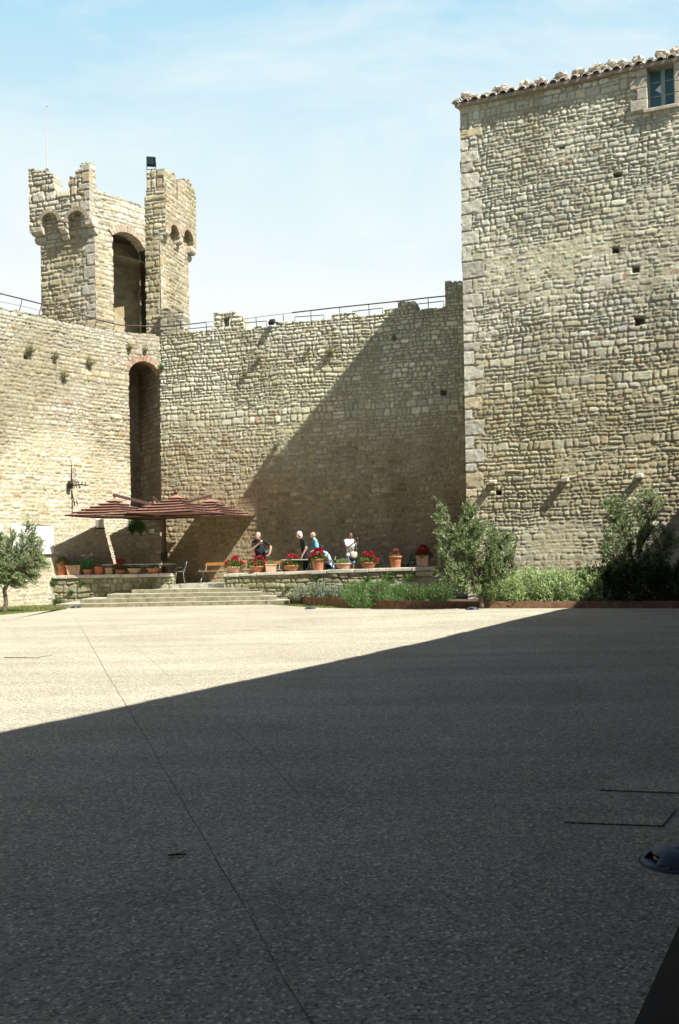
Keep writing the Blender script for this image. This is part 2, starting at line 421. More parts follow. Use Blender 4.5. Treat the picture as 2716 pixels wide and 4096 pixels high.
class Masonry:
    def __init__(s): s.V = []; s.Q = []; s.C = []; s.S = []; s.n = 0
    def raw(s, V, Q, col, smooth):
        s.V.append(np.asarray(V, float)); s.Q.append(np.asarray(Q, np.int64).reshape(-1, 4) + s.n)
        c = np.asarray(col, float)
        s.C.append(c if c.ndim == 2 else np.tile(c, (len(V), 1)))
        s.S.append(np.full(len(s.Q[-1]), smooth)); s.n += len(V)
    def panel(s, pl, u0, u1, z0, z1, res, seed, keep=None, thick=.4, batter=0.0, ch=(.15, .29), sw=(.2, .58), zone=None, **kw):
        nu = max(2, int(round((u1 - u0) / res))); nv = max(2, int(round((z1 - z0) / res)))
        uu = np.linspace(u0, u1, nu + 1); zz = np.linspace(z0, z1, nv + 1)
        U, Z = np.meshgrid(uu, zz)
        if zone is None: zone = lambda a, b: (np.full(a.shape, .5), np.full(a.shape, .4), np.full(a.shape, 1.0))
        H, col = stones(U, Z, seed, ch, sw, zone, **kw)
        H = H - batter * (Z - z0)
        P = np.zeros(U.shape + (3,))
        for k in (0, 1): P[..., k] = pl.O[k] + pl.d[k] * U + pl.n[k] * H
        P[..., 2] = Z
        uc = (U[:-1, :-1] + U[1:, 1:]) / 2; zc = (Z[:-1, :-1] + Z[1:, 1:]) / 2
        kp = np.ones(uc.shape, bool) if keep is None else keep(uc, zc)
        idx = np.arange(U.size).reshape(U.shape)
        j, i = np.nonzero(kp)
        Q = np.stack([idx[j, i], idx[j, i + 1], idx[j + 1, i + 1], idx[j + 1, i]], 1)
        used = np.zeros(U.size, bool); used[Q.ravel()] = True
        remap = np.cumsum(used) - 1
        Pf = P.reshape(-1, 3); Cf = col.reshape(-1, 3)
        s.raw(Pf[used], remap[Q], Cf[used], True)
        if thick:
            pad = np.pad(kp, 1)
            ed = []
            for dj, di, a, b in ((0, -1, (1, 0), (0, 0)), (0, 1, (0, 1), (1, 1)), (-1, 0, (0, 0), (0, 1)), (1, 0, (1, 1), (1, 0))):
                m = kp & ~pad[1 + dj:1 + dj + kp.shape[0], 1 + di:1 + di + kp.shape[1]]
                jj, ii = np.nonzero(m)
                ed.append(np.stack([idx[jj + a[0], ii + a[1]], idx[jj + b[0], ii + b[1]]], 1))
            ed = np.concatenate(ed); n = len(ed)
            off = np.array([pl.n[0], pl.n[1], 0]) * thick
            A, B = Pf[ed[:, 0]], Pf[ed[:, 1]]
            Vv = np.concatenate([A, B, B - off, A - off])
            k = np.arange(n); Qe = np.stack([k, k + n, k + 2 * n, k + 3 * n], 1)
            cc = np.concatenate([Cf[ed[:, 0]], Cf[ed[:, 1]], Cf[ed[:, 1]], Cf[ed[:, 0]]])
            s.raw(Vv, Qe, cc, False)
    def box(s, c, size, rz, col, jit=0.0):
        mb = MB(); mb.box(c, size, rz, jit=jit)
        s.raw(np.array(mb.v), np.array(mb.f), col, False)
    def quad(s, pts, col):
        s.raw(np.array(pts, float), [[0, 1, 2, 3]], col, False)
    def build(s, name, mat, parent=None):
        V = np.concatenate(s.V); Q = np.concatenate(s.Q); Cc = np.concatenate(s.C); S = np.concatenate(s.S)
        me = np_mesh(name, V, Q, Cc, S)
        o = link(name, me, mat)
        if parent is not None: world_child(o, parent)
        return o
def stepline(pts):
    """piecewise linear top profile; repeated u values make steps"""
    us = np.array([p[0] for p in pts]); zs = np.array([p[1] for p in pts])
    for i in range(1, len(us)):
        if us[i] <= us[i - 1]: us[i] = us[i - 1] + 1e-4
    return lambda u: np.interp(u, us, zs)
def ragged(top, seed, amp=.09):
    return lambda u: top(u) - amp * (h01(np.floor((u + .3 * vn(u * 1.7, u * 0, seed)) / .33).astype(np.int64), seed)) - .03 * vn(u * 9, u * 0, seed + 1)

# ------------------------------------------------------------------ plan of the place
DL = np.array([.64435, .76473]); DB = np.array([.95332, -.30197]); DF = np.cross(np.cross(ray(1823, 413), ray(2716, 223)), [0, 0, 1])[:2]; DF /= np.linalg.norm(DF); DS = np.array([math.cos(math.radians(49)), math.sin(math.radians(49))])
PL = np.array([-12.11, 35.44]); PB = np.array([-7.208, 40.6])
LW = Plane(PL - DL * 6, DL); BW = Plane(PB, DB)
NB = BW.n; NL = LW.n
UC = LW.uz(517, 1700)[0]                     # the niche edge on the left wall
PC = LW.pt(UC, 0)[:2]
SUN_AZ, SUN_EL = math.radians(49.2), math.radians(50.4)
SUN = np.array([math.sin(SUN_AZ) * math.cos(SUN_EL), -math.cos(SUN_AZ) * math.cos(SUN_EL), math.sin(SUN_EL)])
TERR = .70

# ------------------------------------------------------------------ ground, paving, terrace
def poly_obj(name, pts, mat, kind='structure'):
    me = bpy.data.meshes.new(name); me.from_pydata([tuple(p) for p in pts], [], [tuple(range(len(pts)))]); me.update()
    return tag(link(name, me, mat), kind=kind)
# earth and thin grass round the paving, reaching far out
me = bpy.data.meshes.new('ground')
me.from_pydata([(-400, -400, -.03), (400, -400, -.03), (400, 400, -.03), (-400, 400, -.03)], [], [(0, 1, 2, 3)])
tag(link('ground', me, M['earth']), kind='structure')
EDGE = [(-700, 2476, 0), (-200, 2468, 0), (0, 2460, 0), (150, 2446, 0), (262, 2437, 0), (276, 2427, 0), (292, 2420, 0), (640, 2416, 0), (1020, 2414, 0),
        (1100, 2419, 0), (1240, 2430, .01), (1400, 2434, .04), (1560, 2435, .075), (1800, 2434, .10), (2300, 2433, .10), (2716, 2433, .10), (3100, 2434, .10)]
E_P = []
for (x, y, z) in EDGE:
    p = on_level(x, y, z); E_P.append((p[0], p[1], z))
def resample(P, n):
    P = np.array(P); s = np.concatenate([[0], np.cumsum(np.linalg.norm(np.diff(P[:, :2], axis=0), axis=1))])
    t = np.linspace(0, s[-1], n); return np.stack([np.interp(t, s, P[:, k]) for k in range(3)], 1)
EP = resample(E_P, 160)
ncol, nrow = 160, 60
near = np.stack([np.linspace(-16, 16, ncol), np.full(ncol, -7.0), np.zeros(ncol)], 1)
tt = np.linspace(0, 1, nrow) ** .8
Vp = np.zeros((nrow, ncol, 3))
for j, t in enumerate(tt):
    k = float(sst(.45, 1.0, np.array(t)))
    Vp[j, :, :2] = near[:, :2] * (1 - t) + EP[:, :2] * t; Vp[j, :, 2] = EP[:, 2] * k
def paving_z(x, y):
    """height of the paving under a point (inverse distance over its grid)"""
    d = (Vp[..., 0] - x) ** 2 + (Vp[..., 1] - y) ** 2
    return float(Vp[..., 2].ravel()[np.argmin(d)])
idx = np.arange(nrow * ncol).reshape(nrow, ncol)
Qp = np.stack([idx[:-1, :-1], idx[:-1, 1:], idx[1:, 1:], idx[1:, :-1]], -1).reshape(-1, 4)
skirt = Vp[-1].copy(); skirt[:, 2] = -.1
Vall = np.concatenate([Vp.reshape(-1, 3), Vp[-1], skirt]); b0 = nrow * ncol
k = np.arange(ncol - 1)
Qs = np.stack([b0 + k, b0 + k + 1, b0 + ncol + k + 1, b0 + ncol + k], 1)
tag(link('paving', np_mesh('paving', Vall, np.concatenate([Qp, Qs])), M['paving']), kind='structure')
def on_paving(x, y):
    z = 0.0
    for _ in range(4):
        p = on_level(x, y, z); z = paving_z(p[0], p[1])
    p = on_level(x, y, z); return np.array([p[0], p[1], z])
def paving_joint(pxs, w=.010, wob=.006):
    P = [on_paving(x, y) for x, y in pxs]
    Pn = resample(P, max(8, int(sum(np.linalg.norm(P[i + 1] - P[i]) for i in range(len(P) - 1)) / .35)))
    V = []; F = []
    for i, p in enumerate(Pn):
        t = Pn[min(i + 1, len(Pn) - 1)] - Pn[max(i - 1, 0)]; t /= np.linalg.norm(t) + 1e-9
        nrm = np.array([t[1], -t[0], 0]); c = p + nrm * R.uniform(-wob, wob); ww = w * R.uniform(.6, 1.25)
        zz = p[2] + .004
        V += [tuple(c[:2] - nrm[:2] * ww / 2) + (zz,), tuple(c[:2] + nrm[:2] * ww / 2) + (zz,)]
        if i: F.append((2 * i - 2, 2 * i - 1, 2 * i + 1, 2 * i))
    me = bpy.data.meshes.new('paving_joint'); me.from_pydata(V, [], F); me.update()
    return tag(link('paving_joint', me, M['joint']), kind='structure')
paving_joint([(297, 2462), (345, 2545), (398, 2644), (409, 2663), (490, 2800), (520, 2842), (762, 3267), (909, 3509), (1108, 3864), (1250, 4110)], .0046)
paving_joint([(410, 2457), (470, 2520), (590, 2628), (745, 2765), (900, 2890), (1060, 3030), (1200, 3185), (1290, 3262), (1312, 3278)], .0030)
paving_joint([(1312, 3278), (1420, 3215), (1560, 3142), (1720, 3060), (1900, 2980), (2060, 2903), (2330, 2765)], .0030)
paving_joint([(-40, 3930), (140, 3826), (400, 3682), (560, 3620), (720, 3570), (905, 3503)], .0030)

def terrace_poly():
    a = LW.pt(LW.uz(222, 2350)[0], 0)[:2]
    return a
A0 = np.array(terrace_poly())
e5 = on_level(690, 2335, TERR - .002)
tp = [(A0[0] - 1.5, A0[1] - .6, TERR), (A0[0] + .15, A0[1] - .1, TERR), (-4.9, 36.95, TERR), (-4.15, 36.5, TERR), (5.0, 33.55, TERR), (9, 36, TERR), (2, 44, TERR), (-12, 44, TERR), (-4.0, 44, TERR)]
tf = MB(); n_ = len(tp)
tf.add([(p[0], p[1], .2) for p in tp] + [(p[0], p[1], TERR + .14 * min(1, max(0, (p[0] + 4.0) / 7.0))) for p in tp], [(0, n_, 2 * n_ - 1, n_ - 1)] + [(i, i + 1, n_ + i + 1, n_ + i) for i in range(n_ - 1)])
top_ = [n_ + i for i in range(n_)]
tf.f += [(top_[0], top_[1], top_[2], top_[7]), (top_[2], top_[3], top_[8], top_[7]), (top_[3], top_[4], top_[5], top_[8]), (top_[5], top_[6], top_[8])]
tag(tf.build('terrace_floor', M['stepstone']), kind='structure')

# ------------------------------------------------------------------ steps: five long treads of worn stone
st = thing('stone_steps', 'five wide worn stone steps rising from the paving to the cafe terrace', 'steps', (-6.4, 36.0, 0))
rise = TERR / 5
STP = [(268, 1150, 2409, 1052), (356, 1094, 2391, 1035), (452, 1036, 2374, 990), (540, 985, 2356, 950), (655, 915, 2337, 870)]
for i, (xl, xr, y, xs) in enumerate(STP):
    z1 = rise * (i + 1)
    a = on_level(xl, y, z1); b = on_level(xr, y - 3, z1)
    yf = on_level(650, y, z1)[1]
    # slabs of slightly different length, the end block paler
    xs_w = on_level(xs, y, z1)[0]
    mb = MB(); x = a[0]; k = 0
    while x < b[0] - .05:
        L = R.uniform(1.6, 2.8)
        if x < xs_w < x + L + .5: L = xs_w - x if xs_w - x > .2 else L
        x2 = min(b[0], x + L)
        if b[0] - x2 < .4: x2 = b[0]
        dy = R.uniform(-.012, .012); dz = R.uniform(-.006, .004)
        mb.box(((x + x2) / 2, yf + 1.1 + dy, z1 - rise / 2 - .02 + dz / 2), (x2 - x - .008, 2.2, rise + .04 + dz), 0, jit=.006)
        x = x2; k += 1
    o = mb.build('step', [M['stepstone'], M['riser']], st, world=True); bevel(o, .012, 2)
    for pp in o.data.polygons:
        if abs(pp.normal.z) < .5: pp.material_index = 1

# ------------------------------------------------------------------ low terrace walls with a coping
def low_zone(U, Z):
    return .55 + .25 * (fbm(U, Z * 2, 3) - .5), np.full(U.shape, .35), .58 + .36 * fbm(U * 1.3, Z * 1.3, 9)
def low_wall(pl, L, zt0, zt1, label, seed, zb=-.1, endcap=True):
    lw = thing('low_stone_wall', label, 'wall', tuple(pl.pt(L / 2, 0)))
    ms = Masonry()
    top = lambda u: zt0 + (zt1 - zt0) * u / L - .12
    ms.panel(pl, 0, L, zb, max(zt0, zt1) - .1, .025, seed, keep=lambda u, z: z < top(u), thick=.42, ch=(.11, .26), sw=(.14, .55), zone=low_zone, relief=.035, tint=(.98, 1.0, .80))
    ms.build('masonry', M['stone'], lw)
    cp = MB(); u = 0.0
    while u < L - .02:
        du = R.uniform(.45, 1.05)
        if L - u - du < .35: du = L - u
        zc = zt0 + (zt1 - zt0) * (u + du / 2) / L
        p = pl.pt(u + du / 2, zc - .06, -.17 + R.uniform(-.012, .012))
        cp.box(p, (du - .014, .5, .125), math.atan2(pl.d[1], pl.d[0]), tilt=(R.uniform(-.015, .015), -(zt1 - zt0) / L + R.uniform(-.008, .008)), jit=.012)
        u += du
    bevel(cp.build('coping', M['limestone'], lw, world=True), .02, 2)
    return lw
pe = at_depth(693, 2293, 36.55)
LP = Plane((A0[0] - .05, A0[1] - .12), (pe[0] - A0[0], pe[1] - A0[1] + .12))
LPL = float(np.hypot(pe[0] - A0[0], pe[1] - A0[1]))
low_wall(LP, LPL, LP.uz(223, 2302)[1], LP.uz(690, 2293)[1], 'low mossy stone wall carrying plain pots at the corner by the steps', 301)
rp0 = at_depth(897, 2294, 36.5)
RP = Plane(rp0, DB); RPL = 9.6
low_wall(RP, RPL, rp0[2], rp0[2] + (RP.uz(1730, 2266)[1] - rp0[2]) * RPL / RP.uz(1730, 2266)[0], 'long low stone wall with pale coping carrying the red geranium pots', 302)
RPZ = lambda u: rp0[2] + (RP.uz(1730, 2266)[1] - rp0[2]) * u / RP.uz(1730, 2266)[0]

# ------------------------------------------------------------------ left curtain wall
def zl(U, Z):
    n = fbm(U * .5, Z * .5, 71); e = 6.0 + .35 * np.sin(U * .9) + 1.2 * (n - .5)
    lo = sst(e + .5, e - .5, Z); topz = sst(9.2, 10.6, Z + (n - .5) * 2)
    g = .55 + .36 * topz + .12 * lo + .35 * (n - .5); fill = .30 + .55 * lo - .2 * topz
    br = .98 + .08 * lo + .10 * topz
    return g, np.clip(fill, 0, 1), br
lwall = thing('curtain_wall', 'sunlit rubble curtain wall with brown upper courses, running left of the corner tower', 'wall', tuple(LW.pt(6, 0)))
ms = Masonry()
ZT = 10.8
lt = ragged(lambda u: np.full(np.shape(u), ZT), 5, .10)
ms.panel(LW, 1.0, UC, -.2, ZT + .15, .033, 11, keep=lambda u, z: z < lt(u), thick=1.1, zone=zl, ch=(.10, .21), sw=(.10, .32), relief=.034, joint=.020,
         holes=[(7.2, 9.1, .16, .14, .15)])
ms.panel(LW, -14, 1.0, -.2, ZT, .10, 12, thick=1.1, zone=zl, relief=.036)
ms.quad([LW.pt(-14, ZT - .25, -.1), LW.pt(UC, ZT - .25, -.1), LW.pt(UC, ZT - .25, -2.2), LW.pt(-14, ZT - .25, -2.2)], (.3, .28, .22))
ms.quad([LW.pt(-14, -.2, -1.2), LW.pt(UC - 1.5, -.2, -1.2), LW.pt(UC - 1.5, ZT - .25, -1.2), LW.pt(-14, ZT - .25, -1.2)], (.3, .28, .22))
ms.build('masonry', M['stone'], lwall)

# ------------------------------------------------------------------ back curtain wall, corner slot and its brick arch
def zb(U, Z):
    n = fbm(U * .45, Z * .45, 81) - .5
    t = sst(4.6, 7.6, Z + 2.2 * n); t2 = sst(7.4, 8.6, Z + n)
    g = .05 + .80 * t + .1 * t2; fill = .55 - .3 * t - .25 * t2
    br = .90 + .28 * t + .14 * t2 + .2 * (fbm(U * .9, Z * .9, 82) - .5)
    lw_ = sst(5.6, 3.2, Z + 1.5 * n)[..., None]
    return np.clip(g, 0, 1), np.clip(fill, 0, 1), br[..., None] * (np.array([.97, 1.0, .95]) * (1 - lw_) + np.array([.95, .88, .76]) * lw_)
bwall = thing('curtain_wall', 'tall rubble curtain wall behind the cafe terrace, grey on top and half in diagonal shade', 'wall', tuple(BW.pt(6, 0)))
BT = []
for (x, y) in [(640, 1337), (700, 1327), (855, 1317), (855, 1250), (905, 1246), (930, 1243), (948, 1252), (972, 1262), (972, 1311), (1073, 1301), (1095, 1298), (1095, 1286), (1182, 1280),
               (1190, 1284), (1326, 1273), (1326, 1254), (1380, 1248), (1424, 1247), (1424, 1263), (1536, 1251), (1536, 1234), (1593, 1227), (1593, 1204), (1655, 1199), (1664, 1206),
               (1666, 1233), (1778, 1226), (1780, 1222), (1781, 1124), (1830, 1118), (1850, 1124), (1900, 1122)]:
    u, z = BW.uz(x, y); BT.append((u, z))
BTL = BT[-1][0]
BT += [(BTL + .1, 10.8), (BTL + 6, 10.8)]
btop = stepline(BT)
lh = [BW.uz(894, 1308), BW.uz(917, 1270)]
btr = ragged(btop, 8, .05)
u_end = 17.0
ms = Masonry()
holes = [(BW.uz(1776, 1570)[0], BW.uz(1776, 1570)[1], .2, .2, .25), (BW.uz(1096, 1292)[0], BW.uz(1096, 1292)[1] - .05, .22, .14, .3)]
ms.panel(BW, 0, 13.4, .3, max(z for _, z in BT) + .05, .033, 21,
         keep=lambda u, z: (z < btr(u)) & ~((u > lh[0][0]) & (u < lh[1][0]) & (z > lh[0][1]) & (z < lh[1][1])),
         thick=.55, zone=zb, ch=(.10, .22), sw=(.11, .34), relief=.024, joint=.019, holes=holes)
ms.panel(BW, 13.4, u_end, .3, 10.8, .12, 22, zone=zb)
ms.quad([BW.pt(-.2, 10.55, -.4), BW.pt(u_end, 10.55, -.4), BW.pt(u_end, 10.55, -1.9), BW.pt(-.2, 10.55, -1.9)], (.3, .28, .22))
ms.quad([BW.pt(3, -.2, -1.9), BW.pt(u_end, -.2, -1.9), BW.pt(u_end, 10.55, -1.9), BW.pt(3, 10.55, -1.9)], (.3, .28, .22))
# chord across the corner with the tall slot
CH = Plane(PC, PB - PC); CHL = float(np.linalg.norm(PB - PC))
z_sp = CH.uz(580, 1492)[1]; z_cr = CH.uz(577, 1444)[1]; z_led = CH.uz(590, 2133)[1]
rise_a = z_cr - z_sp; hw = CHL / 2
Ra = (hw * hw + rise_a * rise_a) / (2 * rise_a)
arch = lambda u: z_cr - Ra + np.sqrt(np.maximum(Ra * Ra - (u - hw) ** 2, 0))
ctop = ragged(lambda u: np.full(np.shape(u), 10.82), 15, .08)
ms.panel(CH, 0, CHL, z_sp - .05, 10.9, .033, 23, keep=lambda u, z: (z < ctop(u)) & (z > arch(u)), thick=.5, zone=lambda a, b: (np.full(a.shape, .6), np.full(a.shape, .35), np.full(a.shape, .88)), ch=(.11, .24), sw=(.12, .36), relief=.036)
ledge = lambda u: z_led + .12 * np.sin(u * 4.1 + 1) + .10 * vn(u * 5, u * 0, 4) - .22 * sst(.25, 0, u)
ms.panel(CH, 0, CHL, .3, z_led + .5, .033, 24, keep=lambda u, z: z < ledge(u), thick=.5, zone=lambda a, b: (np.full(a.shape, .3), np.full(a.shape, .7), np.full(a.shape, 1.05)), relief=.05)
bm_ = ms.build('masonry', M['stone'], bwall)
# inside of the slot: two long reveals, back and floor
w_ax = -CH.n
ms = Masonry()
dep = 2.5
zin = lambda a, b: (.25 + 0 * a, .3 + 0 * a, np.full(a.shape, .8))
def reveal(p, ax, L, z0, z1, flip, seed, res=.045):
    p = np.array(p[:2])
    pl = Plane(p + ax * L, -ax) if flip else Plane(p, ax)
    ms.panel(pl, 0, L, z0, z1, res, seed, thick=0, zone=zin, relief=.035)
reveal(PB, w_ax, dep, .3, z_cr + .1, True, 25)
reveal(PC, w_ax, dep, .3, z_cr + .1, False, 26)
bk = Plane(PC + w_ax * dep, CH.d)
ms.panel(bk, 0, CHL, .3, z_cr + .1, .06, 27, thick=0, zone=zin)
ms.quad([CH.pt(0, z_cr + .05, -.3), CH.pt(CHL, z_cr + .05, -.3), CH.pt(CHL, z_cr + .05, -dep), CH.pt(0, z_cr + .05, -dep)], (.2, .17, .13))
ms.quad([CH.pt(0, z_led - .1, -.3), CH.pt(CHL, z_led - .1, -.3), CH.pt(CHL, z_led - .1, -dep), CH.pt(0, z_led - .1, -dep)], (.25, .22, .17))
ms.build('slot_interior', M['stone'], bwall)
tower_ = None
def brick_ring(pl, uc, z_c, Rr, a0, a1, t, dep, parent, seed, off=.03, pos=None, name='brick_arch'):
    ms = Masonry(); rng = random.Random(seed)
    n = max(6, int(Rr * (a1 - a0) / .075)); V = []; Q = []; Cc = []
    for i in range(n):
        b0 = a0 + (a1 - a0) * (i + .06) / n; b1 = a0 + (a1 - a0) * (i + .94) / n
        ro = Rr + t * rng.uniform(.88, 1.05); ri = Rr - .015; o = off + rng.uniform(-.012, .015)
        c = rng.choice([(.45, .29, .20), (.40, .26, .18), (.48, .34, .25), (.52, .41, .31), (.38, .25, .18)] if parent is not tower_ else [(.46, .36, .27), (.43, .34, .26), (.50, .41, .32), (.52, .45, .35)])
        q = []
        for oo in (o, o - dep):
            for (rr, aa) in ((ri, b0), (ro, b0), (ro, b1), (ri, b1)):
                u = uc + rr * math.sin(aa); z = z_c + rr * math.cos(aa)
                q.append((pos or pl.pt)(u, z, oo))
        ms.raw(np.array(q), [[0, 1, 2, 3], [0, 4, 5, 1], [1, 5, 6, 2], [2, 6, 7, 3], [3, 7, 4, 0]], c, False)
    return ms.build(name, M['brick'], parent)
am = math.asin(min(1, hw / Ra))
brick_ring(CH, hw, z_cr - Ra, Ra, -am, am, .24, .45, bwall, 5)

# ------------------------------------------------------------------ corner tower with machicolated parapets
def zt(U, Z):
    n = fbm(U * .6, Z * .6, 91) - .5
    hi = sst(12.5, 15.5, Z + 2 * n)
    return np.clip(.22 + .4 * hi + .3 * n, 0, 1), np.clip(.45 - .25 * hi, 0, 1), 1.1 + .12 * hi + .15 * n
def zt2(U, Z):
    n = fbm(U * .6, Z * .6, 92) - .5
    return np.clip(.12 + .2 * n, 0, 1), np.full(U.shape, .55), 1.02 + .15 * n
def T(x, y): return x / 1.96 + 60, y / 1.96 + 400     # coordinates measured on a close view of the tower
tower = thing('corner_tower', 'ruined square stone corner tower with a tall dark opening and broken battlements', 'tower', (-8.5, 42.5, 0))
tower_ = tower
TLp = LW.off(-.8); TBp = BW.off(-.8)
A_ = TLp.hit(*T(628, 1300))[:2]; B_ = TLp.hit(*T(768, 1400))[:2]
Cc_ = TBp.hit(*T(985, 1400))[:2]; D_ = TBp.hit(*T(1136, 1400))[:2]
# meeting point of the two inner faces
K_ = TLp.O + TLp.d * np.linalg.solve(np.array([TLp.d, -TBp.d]).T, TBp.O - TLp.O)[0]
_c = [np.cross(np.cross(ray(*T(*a)), ray(*T(*b))), [0, 0, 1])[:2] for a, b in (((112, 740), (580, 690)), ((180, 1040), (590, 950)))]
_d = sum(c / np.linalg.norm(c) for c in _c)
LF = Plane(A_, _d)                  # left face: from its far (outer) end towards A
uE = LF.uz(*T(204, 1300))[0]
RF = Plane(D_, -NB)                 # right face: from D outwards
uF = RF.uz(*T(1358, 1400))[0]
OV = .30
LFo = LF.off(OV); RFo = RF.off(OV)  # overhanging parapet planes
uEo = LFo.uz(*T(112, 900))[0]; uFo = RFo.uz(*T(1419, 950))[0]
IL = Plane(A_, DL); IR = Plane(K_, DB)
uB = float((B_ - A_) @ DL); uK = float((K_ - A_) @ DL)
uC = float((Cc_ - K_) @ DB); uD = float((D_ - K_) @ DB)
ZB = 10.2
def prof(pl, pts): return [pl.uz(*T(*p)) for p in pts]
top_left = stepline(prof(LFo, [(100, 530), (180, 530), (181, 548), (240, 548), (241, 572), (305, 575), (306, 640), (315, 640), (316, 726), (425, 702), (426, 592), (475, 590), (476, 540), (520, 538), (521, 487), (640, 487)]))
top_il = stepline(prof(IL, [(560, 487), (626, 495), (627, 692), (700, 722), (800, 748), (925, 800)]))
top_ir = stepline(prof(IR, [(900, 800), (950, 792), (951, 745), (1030, 738), (1031, 545), (1080, 550), (1110, 533), (1190, 530)]))
top_rf = stepline(prof(RFo, [(1165, 528), (1215, 545), (1256, 575), (1257, 768), (1274, 776), (1275, 622), (1320, 612), (1372, 628), (1380, 660), (1400, 700), (1408, 738), (1425, 742)]))
z_bl = LFo.uz(*T(380, 1000))[1]; z_br = RFo.uz(*T(1290, 1085))[1]
def arcs(pl, lst):
    out = []
    for (xl, xr, ytop, ymid) in lst:
        u0 = pl.uz(*T(xl, ymid))[0]; u1 = pl.uz(*T(xr, ymid))[0]
        zt_ = pl.uz(*T((xl + xr) / 2, ytop))[1]
        out.append(((u0 + u1) / 2, (u1 - u0) / 2, zt_))
    return out
AL = arcs(LFo, [(203, 342, 882, 960), (408, 556, 866, 940)]); AR = arcs(RFo, [(1210, 1284, 978, 1050), (1316, 1396, 1018, 1080)])
def arch_keep(lst, zb):
    def f(u, z):
        k = z > zb
        for uc, hwid, ztop in lst:
            zs = ztop - hwid
            k &= ~((np.abs(u - uc) < hwid) & (z < zs + np.sqrt(np.maximum(hwid ** 2 - (u - uc) ** 2, 0))))
        return k
    return f
kl = arch_keep(AL, z_bl); kr = arch_keep(AR, z_br)
big = dict(ch=(.14, .30), sw=(.16, .52), relief=.036)
ms = Masonry()
qn = (.36, (.55, .32), (.47, .44, .36), True)
ms.panel(LF, uE, 0, ZB, z_bl + 1.2, .04, 31, thick=0, zone=zt, quoin=qn, **big)
rg = lambda f, s: ragged(f, s, .07)
ms.panel(LFo, uEo, OV * 0, z_bl - .05, 20, .04, 32, keep=lambda u, z: (z < rg(top_left, 3)(u)) & kl(u, z), thick=.5, zone=zt, quoin=(.36, (.5, .3), (.47, .44, .36), True), **big)
# inner faces with the tall opening; the brick arch follows the bend
s_tot = (uK - uB) + uC
z_os = IL.uz(*T(768, 1078))[1]; z_oc = IL.uz(*T(845, 1030))[1]
hwO = s_tot / 2; riO = .26; RO = (hwO ** 2 + riO ** 2) / (2 * riO)
archO = lambda s_: z_oc - RO + np.sqrt(np.maximum(RO ** 2 - (s_ - hwO) ** 2, 0))
ms.panel(IL, -OV, uK, ZB, 20, .04, 33, keep=lambda u, z: (z < rg(top_il, 5)(u)) & ~((u > uB) & (z < archO(u - uB))) & ~((u < 0) & (z < z_bl)), thick=.5, zone=zt, **big)
ms.panel(IR, 0, uD + OV, ZB, 20, .04, 34, keep=lambda u, z: (z < rg(top_ir, 6)(u)) & ~((u < uC) & (z < archO(u + uK - uB))) & ~((u > uD) & (z < z_br)), thick=.5, zone=zt, **big)
ms.panel(RF, 0, uF, ZB, z_br + 1.2, .04, 35, thick=0, zone=zt2, quoin=(.36, (.5, .3), (.5, .45, .33), False), **big)
ms.panel(RFo, 0, uFo, z_br - .05, 20, .04, 36, keep=lambda u, z: (z < rg(top_rf, 7)(u)) & kr(u, z), thick=.5, zone=zt2, **big)
# stump of masonry standing against the right jamb above the wall walk
sp_ = TBp.off(.28)
q0 = sp_.uz(*T(1140, 1700))[0]; q1 = sp_.uz(*T(1322, 1700))[0]
zq = sp_.uz(*T(1200, 1628))[1]; zq2 = sp_.uz(*T(1300, 1662))[1]
ms.panel(sp_, q0, q1, ZB, zq + .1, .04, 37, keep=lambda u, z: z < zq - (zq - zq2) * sst(q0 + .25 * (q1 - q0), q0 + .6 * (q1 - q0), u), thick=.5, zone=lambda a, b: (.9 + 0 * a, 0 * a, np.full(a.shape, .95)), ch=(.14, .24), sw=(.2, .45))
# outer faces, platform
E_ = LF.pt(uE, 0)[:2]; F_ = RF.pt(uF, 0)[:2]
of = Plane(F_, E_ - F_); LEN = float(np.linalg.norm(E_ - F_))
ms.panel(of, 0, LEN, 0, 15.2, .12, 38, thick=0, zone=zt)
zp = 14.1
pf = [A_ * .97 + .03 * E_, K_ + (E_ - K_) * .03, D_ + (F_ - D_) * .05, F_, E_]
mp_ = MB(); mp_.prism([tuple(p) for p in pf], zp, zp + .15)
for f in mp_.f[:0]: pass
ms.raw(np.array([(p[0], p[1], zp) for p in (A_, K_, F_, E_)]), [[0, 1, 2, 3]], (.3, .27, .2), False)
ms.raw(np.array([(p[0], p[1], zp) for p in (K_, D_, F_, F_)]), [[0, 1, 2, 3]], (.3, .27, .2), False)
ms.build('masonry', M['stone'], tower)
# inside of the opening
ms = Masonry(); wx = -(NL + NB); wx /= np.linalg.norm(wx); dpt = 2.6
def reveal2(p, L, flip, seed):
    pl = Plane(p + wx * L, -wx) if flip else Plane(p, wx)
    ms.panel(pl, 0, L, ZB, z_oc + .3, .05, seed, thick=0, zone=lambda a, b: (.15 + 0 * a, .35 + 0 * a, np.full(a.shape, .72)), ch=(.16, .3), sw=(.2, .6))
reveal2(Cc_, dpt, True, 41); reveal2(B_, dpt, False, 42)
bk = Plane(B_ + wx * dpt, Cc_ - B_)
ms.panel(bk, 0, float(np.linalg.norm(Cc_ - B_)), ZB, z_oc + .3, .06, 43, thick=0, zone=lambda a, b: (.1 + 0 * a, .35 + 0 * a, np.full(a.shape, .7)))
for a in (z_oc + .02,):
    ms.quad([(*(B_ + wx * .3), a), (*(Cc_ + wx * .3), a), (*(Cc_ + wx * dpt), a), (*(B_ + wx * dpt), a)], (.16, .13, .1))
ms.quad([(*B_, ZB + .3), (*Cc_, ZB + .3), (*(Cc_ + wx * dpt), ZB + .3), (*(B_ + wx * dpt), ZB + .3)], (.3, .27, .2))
ms.build('opening_interior', M['stone'], tower)
